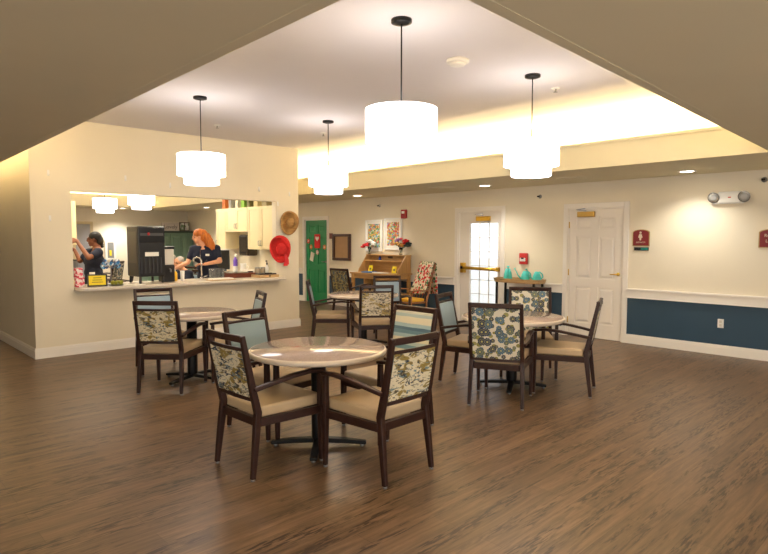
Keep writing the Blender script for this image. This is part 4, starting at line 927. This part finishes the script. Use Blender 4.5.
# ------------------------------------------------------------------ people
def fuse(mb, name, mats, parent, voxel, smooth=6, pick=None):
    """union of overlapping solids as one continuous skin"""
    o = mb.build(name, mats if isinstance(mats, list) else [mats], None)
    r = o.modifiers.new('r', 'REMESH'); r.mode = 'VOXEL'; r.voxel_size = voxel; r.use_smooth_shade = True
    s = o.modifiers.new('s', 'SMOOTH'); s.iterations = smooth; s.factor = .5
    dg = bpy.context.evaluated_depsgraph_get(); dg.update()
    me = bpy.data.meshes.new_from_object(o.evaluated_get(dg)); old = o.data
    o.modifiers.clear(); o.data = me; bpy.data.meshes.remove(old); me.name = name
    me.materials.clear()
    for m in (mats if isinstance(mats, list) else [mats]): me.materials.append(m)
    if pick:
        for p in me.polygons: p.material_index = pick(p.center)
    else:
        for p in me.polygons: p.material_index = 0
    o.parent = parent; return o
def head_solids(mb, c, f, up=Vector((0, 0, 1))):
    """head of 0.225 m centred at c, looking along f"""
    c = Vector(c); f = Vector(f).normalized(); r = f.cross(up).normalized(); u = r.cross(f)
    M = Matrix((r, f, u)).transposed().to_4x4(); M.translation = c
    mb.ell((0, -.012, .022), (.074, .092, .090), 20, 14, M=M)
    mb.ell((0, .02, -.035), (.058, .066, .072), 18, 12, M=M)
    mb.ell((0, .055, -.088), (.030, .026, .024), 12, 8, M=M)
    mb.ell((0, .098, -.018), (.013, .018, .020), 10, 8, M=M); mb.ell((0, .090, .008), (.009, .012, .026), 10, 8, M=M)
    mb.ell((0, .082, -.058), (.024, .012, .008), 10, 8, M=M)
    mb.ell((0, .078, .028), (.052, .012, .010), 12, 8, M=M)
    for s in (-1, 1): mb.ell((s * .076, -.01, -.008), (.010, .020, .032), 10, 8, M=M)
    return M
def face_pick(M):
    I = M.inverted()
    def pick(p):
        q = I @ p
        if q.y > .05:
            for s in (-1, 1):
                if ((q.x - s * .032) / .014) ** 2 + ((q.z - .008) / .007) ** 2 < 1: return 1
                if ((q.x - s * .032) / .02) ** 2 + ((q.z - .034) / .005) ** 2 < 1: return 3
            if (q.x / .024) ** 2 + ((q.z + .058) / .009) ** 2 < 1 and q.y > .07: return 2
        return 0
    return pick
def hand(mb, wrist, d, palm_n, side, curl=.5):
    """palm with four unequal curled fingers and a thumb leaving its side"""
    w = Vector(wrist); d = Vector(d).normalized(); n = Vector(palm_n); n = (n - d * n.dot(d)).normalized(); s = d.cross(n) * side
    k = w + d * .085
    for q in (-.028, -.010, .010, .028): mb.cone(w + s * q * .6, .018, k + s * q, .0135)
    for q, L in ((-.030, .062), (-.010, .076), (.010, .080), (.030, .070)):
        a = k + s * q; dd = d
        for j, l in enumerate((.45, .32, .23)):
            dd = (dd + n * curl * .55).normalized(); b = a + dd * L * l; mb.cone(a, .0098 - j * .001, b, .0092 - j * .001, 10); a = b
    a = w + d * .02 + s * .028; b = a + (d * .6 + s * .8).normalized() * .045; c = b + (d * .85 + n * .4).normalized() * .032
    mb.cone(a, .015, b, .0115); mb.cone(b, .0112, c, .009)
def person(label, loc, rot, J, skin, hairc, look, voxel, hair_style, shirt, pants, hands, group=None, extra=None):
    t = thing('person', label, 'person', loc, rot, group)
    V = Vector
    b = MB(); head = V(J['head']); M = head_solids(b, head, look)
    b.cone(V(J['neck']), .058, head + V((0, 0, -.05)), .052)
    def limb(m, pts, rr):
        for (p, q), (ra, rb) in zip(zip(pts, pts[1:]), zip(rr, rr[1:])): m.cone(p, ra, q, rb)
    chest, waist, hip = V(J['chest']), V(J['waist']), V(J['hip'])
    sl, sr = V(J['sl']), V(J['sr'])
    ax = (sr - sl).normalized()
    for m, g in ((b, 0),):
        m.cone(chest - ax * .08, .11, chest + ax * .08, .11); m.cone(waist - ax * .06, .10, waist + ax * .06, .10)
        m.cone(chest, .13, waist, .115); m.cone(hip - ax * .07, .115, hip + ax * .07, .115); m.cone(waist, .11, hip, .125)
        m.cone(V(J['neck']), .06, chest, .10); m.cone(sl, .055, V(J['neck']), .05); m.cone(sr, .055, V(J['neck']), .05); m.cone(sl, .06, chest, .09); m.cone(sr, .06, chest, .09)
    for s, e, w_ in (('sl', 'el', 'wl'), ('sr', 'er', 'wr')): limb(b, [V(J[s]), V(J[e]), V(J[w_])], [.052, .040, .026])
    for h_, k_, a_ in (('hl', 'kl', 'al'), ('hr', 'kr', 'ar')): limb(b, [V(J[h_]), V(J[k_]), V(J[a_])], [.085, .058, .038])
    for (wr, dd, nn, sd, cu) in hands: hand(b, wr, dd, nn, sd, cu)
    dark = mat('eye_dark', (40, 28, 22), .3); lip = mat('lip_%s' % skin.name, (170, 84, 78) if skin is M_SKIN2 else (112, 58, 48), .5)
    brow = mat('brow_%s' % hairc.name, (70, 44, 28), .8)
    fuse(b, 'body', [skin, dark, lip, brow], t, voxel, 3, face_pick(M))
    c = MB()
    c.cone(chest - ax * .085, .125, chest + ax * .085, .125); c.cone(chest, .142, waist, .13); c.cone(waist - ax * .06, .118, waist + ax * .06, .118); c.cone(waist, .125, hip, .14); c.cone(hip - ax * .07, .13, hip + ax * .07, .13)
    c.cone(sl, .068, V(J['neck']) + V((0, 0, -.035)), .062); c.cone(sr, .068, V(J['neck']) + V((0, 0, -.035)), .062); c.cone(sl, .075, chest, .11); c.cone(sr, .075, chest, .11)
    for s, e in (('sl', 'el'), ('sr', 'er')):
        a, q = V(J[s]), V(J[e]); c.cone(a, .068, a.lerp(q, shirt[1]), .060)
    fuse(c, 'shirt', shirt[0], t, voxel * 1.5, 5)
    p = MB(); p.cone(hip - ax * .07, .128, hip + ax * .07, .128)
    for h_, k_, a_ in (('hl', 'kl', 'al'), ('hr', 'kr', 'ar')): limb(p, [V(J[h_]), V(J[k_]), V(J[a_])], [.10, .075, .06])
    fuse(p, 'trousers', pants, t, .014, 4)
    for a_ in ('al', 'ar'):
        f = V(J['face2d']); a = V(J[a_]); s_ = MB(); s_.cone((a.x, a.y, .045), .045, (a.x + f.x * .15, a.y + f.y * .15, .032), .034); s_.box(a.x - .01, a.x + .01, a.y - .01, a.y + .01, 0, .03)
        fuse(s_, 'shoe', M_BLACK, t, .010, 3)
    h = MB(); hair_style(h, M); fuse(h, 'hair', hairc, t, max(.007, voxel), 2)
    if extra: extra(t, M)
    return t
def hair_back_bun(h, M):
    h.ell((0, -.022, .046), (.086, .100, .086), 18, 12, M=M); h.ell((0, -.085, -.02), (.072, .06, .085), 14, 10, M=M)
    for k in range(3): h.ell((.03 * (k % 2) - .015, -.105 - .008 * k, -.06 - k * .028), (.03, .028, .026), 10, 8, M=M)
def hair_long(h, M):
    rr = random.Random(3)
    h.ell((0, -.022, .050), (.092, .098, .088), 18, 12, M=M); h.ell((0, -.085, .0), (.100, .085, .115), 16, 12, M=M)
    h.ell((0, -.13, -.12), (.10, .07, .13), 14, 10, M=M)
    for k in range(16):
        a = PI * (.08 + .84 * k / 15); x, y = .095 * math.cos(a), -.05 - .105 * math.sin(a); pts = []
        for q in range(6): pts.append(M @ Vector((x * (1 + .10 * q) + .012 * math.sin(q * 1.7 + k), y - .016 * q + .012 * math.cos(q * 1.9 + k * 2), .03 - .056 * q - .012 * rr.random())))
        h.tube(pts, [.028, .03, .028, .025, .021, .012], 8)
def hair_short(h, M):
    h.ell((0, -.026, .040), (.082, .090, .078), 16, 10, M=M); h.ell((0, -.07, -.02), (.07, .04, .05), 12, 8, M=M)
def bodyJ(head, **k):
    J = dict(head=head); J.update(k); return J
TH = -43.8    # turn so that local x runs to the right across the picture and local -y towards the viewer
# staff member reaching into the cabinet, seen in profile to the left
def glasses(t, M):
    g = MB()
    for s in (-1, 1):
        g.tube([M @ Vector((s * .033 + .024 * math.cos(a), .098, .008 + .018 * math.sin(a))) for a in [2 * PI * k / 16 for k in range(17)]], .002, 6)
        g.tube([M @ Vector((s * .057, .096, .012)), M @ Vector((s * .082, .04, .012)), M @ Vector((s * .082, -.02, .008))], .002, 6)
    g.tube([M @ Vector((-.009, .1, .012)), M @ Vector((.009, .1, .012))], .002, 6); g.build('glasses', M_BLACK, t)
person('dark-haired person in navy shirt and glasses reaching up into a cabinet at hatch left', (3.26, 10.22, 0), TH,
    bodyJ((-.03, -.03, 1.555), neck=(.025, -.03, 1.42), chest=(-.045, -.03, 1.21), waist=(-.06, -.02, 1.02), hip=(-.06, 0, .88), sl=(.085, -.13, 1.345), sr=(-.17, .06, 1.335),
          el=(.03, -.34, 1.265), wl=(-.20, -.24, 1.53), er=(-.30, .03, 1.20), wr=(-.40, .06, 1.38), hl=(-.04, -.08, .86), hr=(-.08, .09, .86), kl=(-.05, -.09, .47), kr=(-.09, .11, .47), al=(-.04, -.09, .08), ar=(-.08, .11, .08), face2d=(-1, 0, 0)),
    M_SKIN1, mat('black_hair', (24, 18, 16), .5), (-.95, -.30, -.02), .007, hair_back_bun, (M_NAVY, .55), M_NAVY,
    [((-.20, -.24, 1.53), (-.95, .15, .25), (0, .6, -.6), 1, .45), ((-.40, .06, 1.38), (-.8, -.1, .4), (0, -.6, -.6), -1, .45)], 'kitchen staff', glasses)
def badge_watch(t, M):
    MB().box(.055, .12, -.225, -.215, 1.275, 1.31).build('name_badge', M_PAPER, t, .003)
    MB().tube([(-.045, -.19, 1.37), (-.03, -.24, 1.20), (-.015, -.25, 1.10)], .004, 6).box(-.03, .005, -.258, -.25, 1.03, 1.09).build('lanyard_keys', M_CHROME, t)
    MB().tube([Vector((.075, -.335, 1.175)) + Vector((.1 * math.cos(a) * .31, .033 * math.sin(a), .033 * math.cos(a))) for a in [2 * PI * k / 16 for k in range(17)]], .007, 6).build('wristwatch', M_BLACK, t)
    MB().ell((.0, 0, 0), (.028, .02, .014), 12, 8, M=M @ Matrix.Translation((.03, .02, .125))).build('hair_clip', M_BLACK, t)
person('red-haired person in navy polo leaning over the serving counter', (4.80, 9.46, 0), TH,
    bodyJ((-.085, -.14, 1.60), neck=(-.02, -.10, 1.455), chest=(.0, -.08, 1.27), waist=(.02, .02, 1.06), hip=(.02, .06, .92), sl=(-.185, -.10, 1.385), sr=(.195, -.06, 1.395),
          el=(-.265, -.17, 1.16), wl=(-.44, -.36, 1.06), er=(.275, -.14, 1.185), wr=(.07, -.33, 1.14), hl=(-.07, .06, .90), hr=(.11, .06, .90), kl=(-.08, .04, .48), kr=(.12, .05, .48), al=(-.08, .08, .08), ar=(.12, .08, .08), face2d=(0, -1, 0)),
    M_SKIN2, wood_mat('copper_hair', (150, 66, 14), (222, 130, 36), 2, .5), (-.90, -.38, -.20), .007, hair_long, (M_NAVY, .62), mat('black_trousers', (24, 24, 26), .8),
    [((-.44, -.36, 1.06), (-.6, -.5, -.45), (.2, .3, -.8), 1, .5), ((.07, -.33, 1.14), (-.9, -.1, .0), (0, -.2, -.9), -1, .6)], 'kitchen staff', badge_watch)
def seated(label, loc, rot):
    person(label, loc, rot, bodyJ((0, .10, 1.11), neck=(0, .03, .98), chest=(0, -.02, .82), waist=(0, -.04, .65), hip=(0, -.05, .615), sl=(-.16, -.01, .90), sr=(.16, -.01, .90), el=(-.20, .08, .68), wl=(-.14, .28, .66), er=(.20, .08, .68), wr=(.14, .28, .66),
        hl=(-.09, -.02, .60), hr=(.09, -.02, .60), kl=(-.10, .38, .55), kr=(.10, .38, .55), al=(-.10, .36, .08), ar=(.10, .36, .08), face2d=(0, 1, 0)),
        M_SKIN2, mat('grey_hair', (176, 170, 164), .7), (0, .95, -.25), .011, hair_short, (M_NAVY, .9), mat('grey_trousers', (70, 72, 80), .8),
        [((-.14, .28, .66), (.2, .9, -.3), (0, -.3, -.9), 1, .5), ((.14, .28, .66), (-.2, .9, -.3), (0, -.3, -.9), -1, .5)], 'seated residents beyond the hatch')
seated('grey-haired seated person in dark top beyond the hatch, right of the juice dispenser', (5.74 - .285, 12.2 - .05, 0), 100)
seated('grey-haired seated person beyond the hatch, just left of the faucet', (5.25 - .285, 10.75 - .05, 0), 100)
